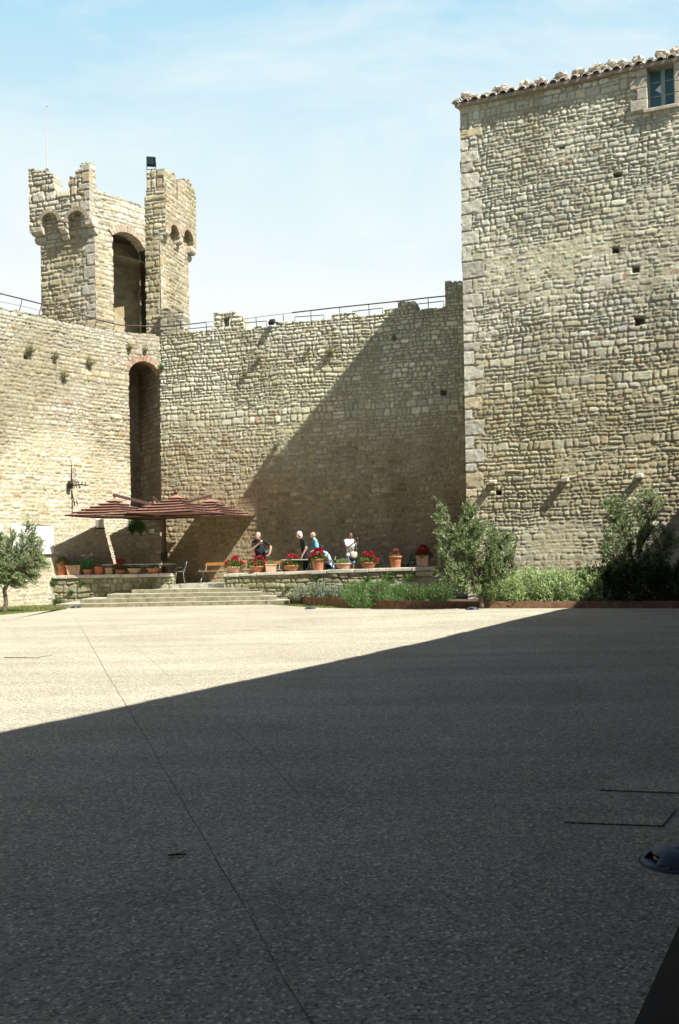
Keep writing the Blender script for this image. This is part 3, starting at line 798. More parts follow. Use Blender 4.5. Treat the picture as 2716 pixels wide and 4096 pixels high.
def pos_bend(s_, z, o):
    if s_ < uK - uB: return IL.pt(uB + s_, z, o)
    return IR.pt(s_ - (uK - uB), z, o)
aO = math.asin(min(1, hwO / RO))
brick_ring(None, hwO, z_oc - RO, RO, -aO * 1.05, aO * 1.0, .27, .3, tower, 6, off=.06, pos=pos_bend)
# stone rings and corbels of the machicolation
for pl, lst, zb_, seed in ((LFo, AL, z_bl, 3), (RFo, AR, z_br, 4)):
    for uc, hwid, ztop in lst:
        ms = Masonry(); rng = random.Random(seed)
        n = 9
        for i in range(n):
            b0 = -1.5 + 3.0 * (i + .04) / n; b1 = -1.5 + 3.0 * (i + .96) / n; q = []
            for oo in (.05, -.1):
                for rr, aa in ((hwid - .02, b0), (hwid + .15, b0), (hwid + .15, b1), (hwid - .02, b1)):
                    q.append(pl.pt(uc + rr * math.sin(aa), ztop - hwid + rr * math.cos(aa), oo))
            c = np.array(rng.choice([(.45, .38, .27), (.40, .33, .23), (.36, .31, .23)]))
            ms.raw(np.array(q), [[0, 1, 2, 3], [0, 4, 5, 1], [1, 5, 6, 2], [2, 6, 7, 3], [3, 7, 4, 0]], c, False)
        ms.build('arch_ring', M['stone'], tower)
def corbel(pl, u, z, w, out, h):
    mb = MB(); n = 8
    rz = math.atan2(pl.d[1], pl.d[0])
    for lv, (o0, hh) in enumerate(((out, h), (out * .55, h * .8))):
        zt0 = z - (0 if lv == 0 else h + .02)
        side = [(0, 0), (o0, 0)] + [(o0 - hh * .55 * (1 - math.cos(a)), -hh * (.35 + .65 * math.sin(a))) for a in np.linspace(0, math.pi / 2, 5)] + [(0, -hh)]
        vs = []
        for uu in (u - w / 2, u + w / 2):
            for (o_, dz) in side: vs.append(pl.pt(uu + R.uniform(-.01, .01), zt0 + dz, o_ - out + .03))
        m = len(side)
        mb.add(vs, [tuple(range(m))[::-1], tuple(range(m, 2 * m))] + [(i, (i + 1) % m, m + (i + 1) % m, m + i) for i in range(m)])
    bevel(mb.build('corbel', M['limestone'], tower, world=True), .02)
zc = LFo.uz(*T(170, 1010))[1]
corbel(LFo, LFo.uz(*T(170, 1040))[0], zc + .05, .55, .55, .30)
corbel(LFo, LFo.uz(*T(376, 1000))[0], z_bl + .05, .32, .42, .26)
corbel(LFo, LFo.uz(*T(578, 950))[0], z_bl + .22, .34, .46, .30)
corbel(RFo, RFo.uz(*T(1198, 1060))[0], z_br + .05, .34, .42, .26)
corbel(RFo, RFo.uz(*T(1300, 1095))[0], z_br + .05, .34, .42, .26)
corbel(RFo, RFo.uz(*T(1398, 1130))[0], z_br + .0, .5, .5, .30)
# flagpole and floodlight on the tower
fp = LFo.off(-.35).hit(*T(250, 575)); fpt = at_depth(*T(256, 45), fp[1])
mb = MB(); mb.tube([fp - np.array([0, 0, .35]), (fp + fpt) / 2, fpt], [.02, .017, .012], 8); mb.ball(fpt, .035)
fl = thing('flagpole', 'thin bare pale flagpole standing on the left merlon of the tower', 'flagpole', tuple(fp))
mb.build('pole', mat_plain('pale_pole', (.50, .47, .44), .5, var=.1), fl, world=True)
mb = MB(); mb.box(fp + np.array([.02, -.03, .02]), (.1, .1, .3)); mb.build('bracket', M['grey_iron'], fl, world=True)
f0 = IR.off(-.1).hit(*T(1068, 546))
fd = thing('floodlight', 'square black floodlight tilted on top of the tower beside the broken parapet', 'floodlight', tuple(f0), math.radians(-10))
mb = MB(); mb.box((0, 0, .33), (.38, .12, .40), 0, tilt=(math.radians(22), math.radians(8))); bevel(mb.build('housing', M['dark_iron'], fd), .02)
mb = MB(); mb.box((0, -.085, .36), (.29, .012, .29), 0, tilt=(math.radians(22), math.radians(8))); mb.build('glass', M['glass'], fd)
mb = MB(); mb.tube([(-.2, .02, .02), (-.2, .02, .3)], .015); mb.tube([(.2, .02, .02), (.2, .02, .3)], .015); mb.tube([(-.2, .02, .02), (.2, .02, .02)], .015); mb.tube([(0, .02, -.15), (0, .02, .03)], .02)
mb.build('stirrup', M['dark_iron'], fd)

# ------------------------------------------------------------------ iron railings along the wall walks
def px_line(pl, pts): return [pl.hit(*p) for p in pts]
RLp = LW.off(-.25)
r1 = thing('wall_railing', 'brown iron handrail with bent posts along the top of the left wall', 'railing', tuple(RLp.hit(240, 1240)))
RLt = [(-90, 1150), (0, 1174), (89, 1196), (167, 1216), (246, 1235), (319, 1258), (390, 1279), (462, 1297)]
mb = MB(); mb.tube(px_line(RLp, RLt), .024, 6); mb.build('handrail', M['iron'], r1, True, world=True)
for (x, y) in RLt[1:]:
    p = RLp.hit(x, y); q = LW.pt(LW.uz(x - 8, y + 32)[0], 10.62, -.16)
    mb = MB(); mb.tube([p, p * .55 + q * .45 + np.array([.03, -.02, .05]), q], .018, 6); mb.build('post', M['iron'], r1, True, world=True)
mb = MB(); mb.tube(px_line(RLp, [(-90, 1180), (0, 1206), (89, 1225), (246, 1262), (390, 1302), (462, 1318)]), .007, 5); mb.build('wire', M['iron'], r1, True, world=True)
r2 = thing('wall_railing', 'thin brown iron handrail crossing the foot of the tower opening at the corner', 'railing', tuple(CH.off(-.3).hit(560, 1303)))
RKp = CH.off(-.35)
mb = MB(); mb.tube(px_line(RKp, [(466, 1298), (485, 1301), (560, 1304), (640, 1308)]), .024, 6); mb.build('handrail', M['iron'], r2, True, world=True)
for x in (503, 622):
    mb = MB(); mb.tube(px_line(RKp, [(x, 1303 + (x - 503) * .03), (x - 2, 1345)]), .016, 6); mb.build('post', M['iron'], r2, True, world=True)
RBp = BW.off(-.12)
r3 = thing('wall_railing', 'long rusty iron railing with short lower bars on top of the back wall', 'railing', tuple(RBp.hit(1240, 1250)))
mb = MB(); mb.tube(px_line(RBp, [(641, 1308), (706, 1303), (824, 1289)]), .022, 6); mb.build('handrail', M['iron'], r3, True, world=True)
mb = MB(); mb.tube(px_line(RBp, [(824, 1289), (972, 1276), (1168, 1251)]), .010, 5); mb.build('cable', M['iron'], r3, True, world=True)
mb = MB(); mb.tube(px_line(RBp, [(1168, 1251), (1330, 1232), (1592, 1205), (1712, 1191), (1850, 1177)]), .024, 6); mb.build('handrail', M['iron'], r3, True, world=True)
for seg in ([(742, 1317), (849, 1306)], [(972, 1292), (1067, 1284)], [(1179, 1268), (1295, 1260)], [(1410, 1246), (1530, 1232)], [(1656, 1218), (1775, 1204)]):
    mb = MB(); a, b = px_line(RBp, seg); dn = np.array([0, 0, -.22])
    mb.tube([a + dn * .9, a, b, b + dn * 1.0], .017, 6); mb.build('lower_bar', M['iron'], r3, True, world=True)
for x, y, y2 in ((706, 1303, 1330), (824, 1289, 1320), (1024, 1271, 1303), (1133, 1257, 1290), (1243, 1242, 1284), (1358, 1229, 1262), (1475, 1217, 1258), (1592, 1205, 1236), (1712, 1191, 1236)):
    mb = MB(); mb.tube(px_line(RBp, [(x, y), (x + 1, (y + y2) / 2), (x + 2, y2 + 6)]), .016, 6); mb.build('post', M['iron'], r3, True, world=True)
p = BW.hit(1093, 1292)
fd2 = thing('floodlight', 'small dark floodlight sticking out under the top of the back wall', 'floodlight', tuple(p), math.atan2(DB[1], DB[0]))
mb = MB(); mb.box((0, -.16, 0), (.22, .14, .26), 0, tilt=(math.radians(-50), 0)); bevel(mb.build('housing', M['dark_iron'], fd2), .012)
mb = MB(); mb.tube([(0, .05, .05), (0, -.13, .03)], .02); mb.build('arm', M['dark_iron'], fd2)

# ------------------------------------------------------------------ right building
FC = at_depth(1866, 2000, 32.85)[:2]
FP = Plane(FC, DF)
ZE = FP.uz(1840, 421)[1] - .1
FL = 10.6
bld = thing('stone_building', 'tall rough stone building with pale corner quoins and a tiled eave', 'building', tuple(FP.pt(4, 0)))
def zf(U, Z):
    n = fbm(U * .4, Z * .4, 61) - .5; n2 = fbm(U * .9, Z * .9, 62) - .5
    hi = sst(6.0, 10.5, Z + 2.5 * n); lo = sst(2.8, 1.4, Z + n)
    fadd = .22; er = sst(9.2, 10.0, Z + n) * sst(12.2, 11.2, Z + n)           # worn, mortar-flush band
    g = .38 + .42 * hi + .15 * lo + .5 * n2 * .5; fill = .05 + fadd + .45 * er + .5 * lo + .25 * (n2 > .12)
    br = 1.12 + .16 * hi + .12 * lo + .3 * n2
    wm = sst(8.5, 6.0, Z + 2 * n)[..., None] * sst(2.0, 3.5, Z)[..., None]
    return np.clip(g, 0, 1), np.clip(fill, 0, 1), br[..., None] * (np.array([.96, 1.0, .98]) * (1 - wm) + np.array([.98, .97, .86]) * wm)
w0 = FP.uz(2577, 290); w1 = FP.uz(2697, 250); wb = FP.uz(2592, 440)[1]; wt = FP.uz(2640, 262)[1]
WU0, WU1, WZ0, WZ1 = FP.uz(2590, 400)[0], FP.uz(2699, 400)[0], wb, wt + .05
def hole(x, y, w=.2, h=.18, d=.28): u, z = FP.uz(x, y); return (u, z, w, h, d)
holes = [hole(2470, 700, .24, .14, .2), hole(2462, 1001), hole(2543, 1078), hole(2557, 1284, .26, .22), hole(2247, 590, .16, .1, .1), hole(1995, 1970, .16, .14)]
ms = Masonry()
fk = lambda u, z: ~((u > WU0) & (u < WU1) & (z > WZ0) & (z < WZ1))
ms.panel(FP, 0, 7.6, -.2, ZE, .029, 51, keep=fk, thick=.42, zone=zf, ch=(.10, .22), sw=(.11, .33), relief=.019, joint=.018,
         quoin=(.40, (.62, .33), (.63, .61, .49), False), holes=holes)
ms.panel(FP, 7.6, FL, -.2, ZE, .06, 52, thick=.3, zone=zf, relief=.04)
SP = Plane(FC + DS * 12, -DS)
ms.panel(SP, 0, 11.97, -.2, ZE, .08, 53, thick=0, zone=zf, relief=.04)
ms.build('facade', M['stone'], bld)
# projecting putlog stones
for x, y, s_ in ((1975, 1929, .26), (2262, 1918, .28), (2558, 1906, .28)):
    u, z = FP.uz(x, y); mb = MB(); mb.box(FP.pt(u, z, .08), (s_ * .8, .36, s_ * .55), math.atan2(DF[1], DF[0]), jit=.03)
    bevel(mb.build('projecting_stone', M['limestone'], bld, world=True), .03, 2)
# roof: hipped, behind an eave slab with rows of cover tiles
rzF = math.atan2(DF[1], DF[0])
OVH = .15; EV = .1
def fpt_(u, z, o): return FP.pt(u, z, o)
mb = MB()
c1, c2, c3, c4 = FP.pt(-.14, 0, OVH), FP.pt(FL, 0, OVH), FP.pt(FL, 0, -13.4), FP.pt(-.14, 0, OVH) + np.array([DS[0], DS[1], 0]) * 14
mb.prism([tuple(c[:2]) for c in (c1, c2, c3, c4)], ZE, ZE + EV)
ev = mb.build('eave_slab', M['eave'], bld, world=True)
mb = MB(); rz_ = ZE + EV + .02
r1_, r2_ = FP.pt(6.6, ZE + 1.9, -6.4), FP.pt(FL, ZE + 1.9, -6.4)
def up(c, z): return (c[0], c[1], z)
mb.add([up(c1, rz_), up(c2, rz_), r2_, r1_, up(c4, rz_), up(c3, rz_)], [(0, 1, 2, 3), (4, 0, 3), (5, 4, 3, 2)])
roof = mb.build('roof', M['tile'], bld, world=True)
mb = MB(); rng = random.Random(12); u = -.1
while u < FL:
    nl_ = rng.choice((3, 4, 4))
    for lv in range(nl_):
        rad = .125 + rng.uniform(-.012, .015); off = OVH + .07 - lv * .06 + rng.uniform(-.02, .02); z = rz_ - .02 + lv * .042; yaw = rng.uniform(-.12, .12)
        ux = u + rng.uniform(-.015, .015) + lv * .012
        vs = []; fs = []; n = 8; L = .5
        for e, (oo, dz) in enumerate(((off, 0), (off - L, L * .3))):
            for rr in (rad, rad - .022):
                for kk in range(n):
                    a = math.pi * kk / (n - 1)
                    vs.append(FP.pt(ux + rr * math.cos(a) * (1 if e == 0 else .85) + (yaw * L if e else 0), z + .8 * rr * math.sin(a) + dz, oo))
        for kk in range(n - 1):
            fs += [(kk, kk + 1, 2 * n + kk + 1, 2 * n + kk), (n + kk, n + kk + 1, kk + 1, kk), (n + kk, 3 * n + kk, 3 * n + kk + 1, n + kk + 1)]
        mb.add(vs, fs)
    u += .33 + rng.uniform(-.03, .03)
mb.build('roof_tile', M['tile'], bld, world=True)['kind'] = 'stuff'
for i, x in enumerate((1872, 1990, 2006, 2095, 2160, 2250, 2318, 2388, 2440, 2488, 2555, 2648, 2700)):
    u = FP.uz(x, 330)[0]; oo = OVH - .12 - rng.uniform(0, .1); s_ = rng.uniform(.75, 1.2)
    mb = MB(); mb.ball((0, 0, 0), (.19 * s_, .15, .125), 12, 9, M=Matrix.Rotation(rng.uniform(-.4, .4), 3, 'Y'))
    v2 = []
    for v in mb.v:
        kx = 1 + .9 * (vn(np.array(v[0] * 11 + i * 9.0), np.array(v[2] * 13.0 + v[1] * 9), 5) - .5); v2.append((v[0] * kx, v[1] * kx, v[2] * kx))
    mb.v = v2
    o = mb.build('roof_stone', M['roofstone'], None, False); o.location = tuple(FP.pt(u, rz_ + .19 + (OVH - oo) * .3, oo)); o.rotation_euler = (0, 0, rzF + rng.uniform(-.5, .5))
    o.scale = (1.0, 1.0, rng.uniform(.7, 1.0)); tag(o, 'rounded stone weighing down the tiles along the eave of the stone building', 'stone', 'stones weighing down the eave tiles')
# window with two casements
WD = -.30
um = (WU0 + WU1) / 2 + .04
mb = MB(); fw = .055
def bar(mb, ua, ub, za, zb_, off, t=.06):
    p = FP.pt((ua + ub) / 2, (za + zb_) / 2, off); mb.box(p, (abs(ub - ua), t, abs(zb_ - za)), rzF)
bar(mb, WU0, WU0 + fw, WZ0, WZ1, WD); bar(mb, WU1 - fw, WU1, WZ0, WZ1, WD); bar(mb, WU0 + fw, WU1 - fw, WZ1 - fw, WZ1, WD); bar(mb, WU0 + fw, WU1 - fw, WZ0, WZ0 + fw, WD)
bar(mb, um - .06, um + .06, WZ0 + fw, WZ1 - fw, WD + .004)
wf = mb.build('window', M['frame'], bld, world=True)
for a, b in ((WU0 + fw, um - .06), (um + .06, WU1 - fw)):
    mb = MB(); bar(mb, a, b, WZ0 + fw, WZ1 - fw, WD - .01, .012); g = mb.build('pane', M['glass']); g.parent = wf; g.matrix_parent_inverse.identity()
    for fz in (.36, .68):
        mb = MB(); z = WZ0 + (WZ1 - WZ0) * fz; bar(mb, a, b, z - .012, z + .012, WD + .012, .03)
        g = mb.build('glazing_bar', M['frame']); g.parent = wf; g.matrix_parent_inverse.identity()
mb = MB(); z = WZ0 + (WZ1 - WZ0) * .52; mb.add([FP.pt(um - .06, z - .14, WD + .006), FP.pt(um - .06, z + .14, WD + .006), FP.pt(um - .24, z, WD + .006), FP.pt(um - .06, z - .14, WD + .002), FP.pt(um - .06, z + .14, WD + .002), FP.pt(um - .24, z, WD + .002)], [(0, 1, 2), (5, 4, 3), (0, 2, 5, 3), (1, 0, 3, 4), (2, 1, 4, 5)])
g = mb.build('paper', M['white']); g.parent = wf; g.matrix_parent_inverse.identity()
mb = MB(); bar(mb, WU0 - .12, WU1 + .12, WZ0 - .11, WZ0 - .002, -.12, .5); bevel(mb.build('sill', M['limestone'], bld, world=True), .015)
mb = MB(); bar(mb, WU0 - .02, WU1 + .02, WZ0 - .1, WZ1 + .1, -.44, .02); mb.build('room_dark', M['lamp_dark'], bld, world=True)
mb = MB(); z = WZ0 - .002; k = 0
while z < WZ1 - .05:        # dressed jamb stones, left of the window
    h = min(.34, WZ1 - z); L = (.5, .3)[k % 2]
    bar(mb, WU0 - L, WU0 - .002, z + .006, z + h - .006, -.07, .3); z += h; k += 1
bevel(mb.build('window_jamb', M['limestone'], bld, world=True), .015, 2); mb = MB(); z = WZ0; k = 1
while z < WZ1 - .05:
    h = min(.34, WZ1 - z); L = (.5, .3)[k % 2]
    bar(mb, WU1 + .002, WU1 + L, z + .006, z + h - .006, -.07, .3); z += h; k += 1
bevel(mb.build('window_jamb', M['limestone'], bld, world=True), .015, 2)

# ------------------------------------------------------------------ gate wing behind the viewer: its shadow lies over the court
CAS = np.array([.455, .8905]); G0 = np.array([1.33, 3.98])
GP = Plane(G0, -CAS)         # faces the court (to the left of the wing)
if (GP.n @ np.array([-1, 0])) < 0: GP = Plane(G0, CAS)
GH = 7.69
gate = thing('gate_wing', 'long low stone gate wing behind the viewer, its shadow covering the court', 'building', tuple(GP.pt(0, 0)))
sgn = 1 if GP.d @ CAS > 0 else -1
def gpt(t, z, o): return GP.pt(t * sgn, z, o)
mb = MB()
def gbox(t0, t1, z0, z1, o0, o1):
    p = [gpt(t, 0, o) for t, o in ((t0, o0), (t1, o0), (t1, o1), (t0, o1))]
    mb.prism([tuple(q[:2]) for q in p], z0, z1)
gbox(-16, -5.5, -.1, GH, 0, -5); gbox(.75, 31, -.1, GH, 0, -5); gbox(-5.5, .75, 4.9, GH, 0, -5); gbox(-5.5, .75, -.1, 4.9, -4.6, -5)
rg_ = random.Random(4); t_ = -16.0
while t_ < 30:
    L_ = rg_.uniform(.4, 1.1); gbox(t_, t_ + L_ - .01, GH + .001, GH + rg_.choice((.01, .02, .03, .05, .08)), -.02, -.5); t_ += L_
gbox(-16, 31, GH, 11.7, -3.4, -5)  # unseen taller mass, added to keep sky light off the foreground
mb.build('wall', M['gatewall'], gate, world=True)
cl = MB(); c0 = LW.pt(-14, 0); c1 = gpt(-16, 0, -5); dd = (c1 - c0) / np.linalg.norm(c1 - c0); nn_ = np.array([dd[1], -dd[0], 0])
cl.prism([tuple(q[:2]) for q in (c0, c1, c1 + nn_ * 1.5, c0 + nn_ * 1.5)], -.1, 10.8)  # unseen wall, added to cut sky light from behind left
tag(cl.build('curtain_wall', M['gatewall']), 'plain curtain wall closing the court behind the viewer, added unseen to cut sky light', 'wall')
p0 = [gpt(-5.5, 0, 0), gpt(.75, 0, 0), gpt(.75, 0, -4.6), gpt(-5.5, 0, -4.6)]
mb = MB(); mb.prism([tuple(q[:2]) for q in p0], .002, .012)
mb.build('gate_floor', mat_plain('dark_gate_floor', (.04, .027, .02), .85, var=.2), gate, world=True)

# ------------------------------------------------------------------ foliage
class Foliage:
    """many small leaves, one mesh"""
    def __init__(s, seed): s.r = np.random.RandomState(seed); s.V = []; s.C = []; s.n = 0
    def leaves(s, P, D, length, width, pal, lj=.3, var=.3):
        r = s.r; n = len(P)
        if n == 0: return
        D = D / (np.linalg.norm(D, axis=1, keepdims=True) + 1e-9)
        X = np.cross(D, r.normal(size=(n, 3))); X /= np.linalg.norm(X, axis=1, keepdims=True) + 1e-9
        L = length * (1 + lj * (r.rand(n, 1) * 2 - 1)); W = width * (1 + lj * (r.rand(n, 1) * 2 - 1))
        N = np.cross(D, X)
        a = P; b = P + D * L * .5 + X * W * .5 + N * W * .1; c = P + D * L; d = P + D * L * .5 - X * W * .5 + N * W * .1
        s.V.append(np.stack([a, b, c, d], 1).reshape(-1, 3))
        pal = np.array(pal); col = pal[r.randint(len(pal), size=n)] * (1 + var * (r.rand(n, 1) * 2 - 1))
        s.C.append(np.repeat(col, 4, 0)); s.n += n
    def mesh(s, name):
        V = np.concatenate(s.V); Cc = np.concatenate(s.C)
        return np_mesh(name, V, np.arange(len(V)).reshape(-1, 4), Cc, False)
OLIVE = [(.19, .28, .10), (.25, .34, .14), (.31, .39, .19), (.40, .47, .29), (.14, .21, .07)]
ROSEM = [(.11, .28, .05), (.16, .35, .07), (.21, .42, .10), (.08, .20, .04)]
SAGE = [(.38, .52, .20), (.46, .58, .27), (.54, .63, .36), (.29, .42, .14)]
SILVER = [(.28, .36, .21), (.38, .45, .31), (.48, .53, .41), (.19, .26, .13)]
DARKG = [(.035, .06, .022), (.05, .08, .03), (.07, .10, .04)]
GERAN = [(.08, .17, .035), (.11, .22, .05), (.15, .26, .07), (.06, .13, .03)]
WEED = [(.24, .25, .10), (.30, .28, .13), (.18, .22, .08), (.34, .27, .16)]
def spray(fo, mb, tips, starts, nleaf, ll, lw, pal, twig=.004, spread=.75, frac=.55, sag=0.0):
    """a leafy twig from each start to each tip"""
    r = fo.r
    for a, b in zip(starts, tips):
        d = b - a; L = np.linalg.norm(d)
        if L < 1e-3: continue
        mid = (a + b) / 2 + r.normal(size=3) * L * .06 + np.array([0, 0, L * .08])
        if mb is not None: mb.tube([a, mid, b], [twig * 1.8, twig * 1.2, twig * .5], 3, cap=False)
        t = (1 - frac) + frac * r.rand(nleaf)
        t1 = t[:, None]
        P = a * (1 - t1) ** 2 + 2 * mid * t1 * (1 - t1) + b * t1 ** 2
        dirs = d / L + r.normal(size=(nleaf, 3)) * spread + np.array([0, 0, -sag])
        fo.leaves(P, dirs, ll, lw, pal)
def in_ellipsoids(r, ells, n, shell=.45):
    out = []
    w = np.array([e[1][0] * e[1][1] * e[1][2] for e in ells]); w = w / w.sum()
    for e, k in zip(ells, r.multinomial(n, w)):
        v = r.normal(size=(k, 3)); v /= np.linalg.norm(v, axis=1, keepdims=True)
        rad = (shell + (1 - shell) * r.rand(k, 1)) ** .6 * np.where(r.rand(k, 1) < .14, 1.0 + .28 * r.rand(k, 1), 1.0)
        out.append(np.array(e[0]) + v * rad * np.array(e[1]))
    return np.concatenate(out)
def make_tree(name, label, cat, base, limbs, ells, ntips, seed, nleaf=24, ll=.085, lw=.021, pal=OLIVE, twl=.55, group=None, updir=.35):
    """limbs: list of polylines (x,y,z,radius) in tree space; ells: crown ellipsoids in tree space"""
    t = thing(name, label, cat, tuple(base), 0, group)
    fo = Foliage(seed); r = fo.r
    mbt = MB(); mbl = MB(); nodes = []
    for i, L in enumerate(limbs):
        P = np.array([p[:3] for p in L], float); rad = [p[3] for p in L]
        Pd = resample(P, 10) if len(P) > 1 else P
        s0 = np.linspace(0, 1, len(rad)); rd = list(np.interp(np.linspace(0, 1, 10), s0, rad))
        Pd[1:-1] += r.normal(size=(8, 3)) * .018
        (mbt if i == 0 else mbl).tube([tuple(p) for p in Pd], rd, 7)
        if i > 0: nodes.append(Pd)
    mbt.build('trunk', M['bark'], t, True)
    nodes = np.concatenate(nodes) if nodes else np.array([limbs[0][-1][:3]], float)
    tips = in_ellipsoids(r, ells, ntips)
    st = []
    for p in tips:
        d = np.linalg.norm(nodes - (p - np.array([0, 0, updir])), axis=1); q = nodes[np.argmin(d)]
        v = p - q; L = np.linalg.norm(v)
        st.append(p - v / L * min(L, twl * (.7 + .6 * r.rand())))
        if r.rand() < .35: mbl.tube([q, (q + p) / 2 + r.normal(size=3) * .03, p], [.009, .007, .004], 3, cap=False)
    spray(fo, mbl, tips, st, nleaf, ll, lw, pal, spread=.7)
    if len(limbs) > 1: mbl.build('limb', M['bark'], t, True)
    link('crown', fo.mesh('crown'), M['leaf'], t)
    return t
def make_shrub(name, label, cat, base, ells, ntips, seed, nleaf=14, ll=.04, lw=.008, pal=ROSEM, twl=.35, spread=.6, sag=0.0, up=(0, 0, .8), group=None, stems=True, shell=.35):
    t = thing(name, label, cat, tuple(base), 0, group)
    fo = Foliage(seed); r = fo.r; mb = MB()
    tips = in_ellipsoids(r, ells, ntips, shell)
    tips[:, 2] = np.maximum(tips[:, 2], .02)
    cen = np.array([np.array(e[0]) for e in ells])
    st = []
    for p in tips:
        q = cen[np.argmin(np.linalg.norm(cen - p, axis=1))]
        v = (p - q) * .6 + np.array(up) * twl; v = v / (np.linalg.norm(v) + 1e-9)
        st.append(p - v * twl * (.6 + .8 * r.rand()))
    spray(fo, mb if stems else None, tips, st, nleaf, ll, lw, pal, twig=.0025, spread=spread, frac=.8, sag=sag)
    link('foliage', fo.mesh('foliage'), M['leaf'], t)
    if stems: mb.build('stem', M['bark'], t, True)
    return t

# --- planting bed edged in rusty steel
BZ = -.03
bed_px = [(1150, 2412, 0.0), (1230, 2420, -.0), (1320, 2425, .0), (1400, 2430, .02), (1560, 2434, .04), (1800, 2436, .06), (2300, 2436, .06), (2716, 2436, .06), (3000, 2437, .06)]
bed = []
for x, y, z in bed_px:
    p = on_level(x, y, z); bed.append(np.array([p[0], p[1] + .05, -.03]))
edg = thing('steel_edging', 'long rusty steel edging strip along the front of the planted bed', 'edging', tuple(bed[3]))
bedr = resample(np.array(bed), 60)
for seg in range(5):
    a, b = seg * 12, min(59, seg * 12 + 12)
    P = bedr[a:b + 1]; mb = MB(); V = []; F = []
    for i, p in enumerate(P):
        t_ = P[min(i + 1, len(P) - 1)] - P[max(i - 1, 0)]; nn = np.array([-t_[1], t_[0], 0]) / np.linalg.norm(t_)
        h = .305
        V += [p, p + nn * .02, p + nn * .02 + np.array([0, 0, h]), p + np.array([0, 0, h])]
        if i:
            o = 4 * (i - 1); F += [(o, o + 4, o + 7, o + 3), (o + 3, o + 7, o + 6, o + 2), (o + 2, o + 6, o + 5, o + 1)]
    F += [(0, 3, 2, 1), (len(V) - 4, len(V) - 3, len(V) - 2, len(V) - 1)]
    mb.add(V, F); mb.build('steel_strip', M['corten'], edg, world=True)
soil = MB(); bk_ = [RP.pt(1.1, 0, .03), RP.pt(RPL, 0, .03), FP.pt(.3, 0, .05), FP.pt(FL, 0, .05)]
spts = [tuple(p[:2] + np.array([0, .03])) for p in bedr[::6]] + [tuple(bedr[-1][:2])] + [tuple(q[:2]) for q in (FP.pt(FL, 0, -.1), FP.pt(.0, 0, -.1), RP.pt(RPL, 0, -.1), RP.pt(1.3, 0, -.1))]
soil.prism(spts, -.02, .14)
tag(soil.build('bed_soil', M['soil']), kind='structure')
def bedpt(x, y, back=.8, z=.14):
    """a point in the bed behind pixel column x"""
    d = ray(x, 2300); k = min(range(len(bedr)), key=lambda i: abs(bedr[i][0] / bedr[i][1] - d[0]))
    Y = bedr[k][1] + back; return np.array([d[0] * Y, Y, z])
make_shrub('silver_shrub', 'low silvery grey shrub at the left end of the bed beside the steps', 'shrub', bedpt(1235, 0, .55),
           [((-.35, 0, .28), (.42, .4, .30)), ((.25, .05, .36), (.5, .4, .34)), ((.75, .1, .32), (.45, .4, .32)), ((1.15, .1, .25), (.35, .35, .28))], 620, 401, ll=.05, lw=.022, pal=SILVER, nleaf=12)
make_shrub('rosemary_bush', 'bright green rosemary bush spilling over the rusty steel edging', 'shrub', bedpt(1500, 0, .35),
           [((-.6, .1, .40), (.55, .45, .36)), ((.1, .1, .44), (.65, .5, .38)), ((.75, .2, .36), (.5, .4, .32)), ((-.45, -.32, .1), (.5, .22, .34)), ((.35, -.32, .08), (.6, .22, .34))], 1300, 402, ll=.045, lw=.010, pal=ROSEM, nleaf=18, twl=.3)
make_shrub('green_bush', 'low dark green bush left of the middle olive tree', 'shrub', bedpt(1700, 0, .8),
           [((-.3, 0, .32), (.55, .45, .34)), ((.4, .1, .36), (.6, .45, .36))], 620, 403, ll=.05, lw=.014, pal=ROSEM + DARKG[1:], nleaf=15)
for i, (x, lab) in enumerate(((1985, 'pale green sage clump just right of the middle olive trunk'), (2085, 'pale green sage clump in the left half of the sunny row'), (2190, 'pale green sage clump in the middle of the sunny row'), (2300, 'pale green sage clump at the shadow edge before the dark shrub'), (2400, 'pale green sage clump half in shade at the right end of the row'))):
    make_shrub('sage_clump', lab, 'shrub', bedpt(x, 0, .55), [((-.25, 0, .50), (.46, .5, .54)), ((.3, .15, .60), (.46, .5, .56)), ((.05, -.3, .24), (.5, .3, .38))], 640, 410 + i, ll=.075, lw=.024, pal=SAGE, nleaf=12, twl=.34, spread=.65, group='sage clumps along the sunny bed')
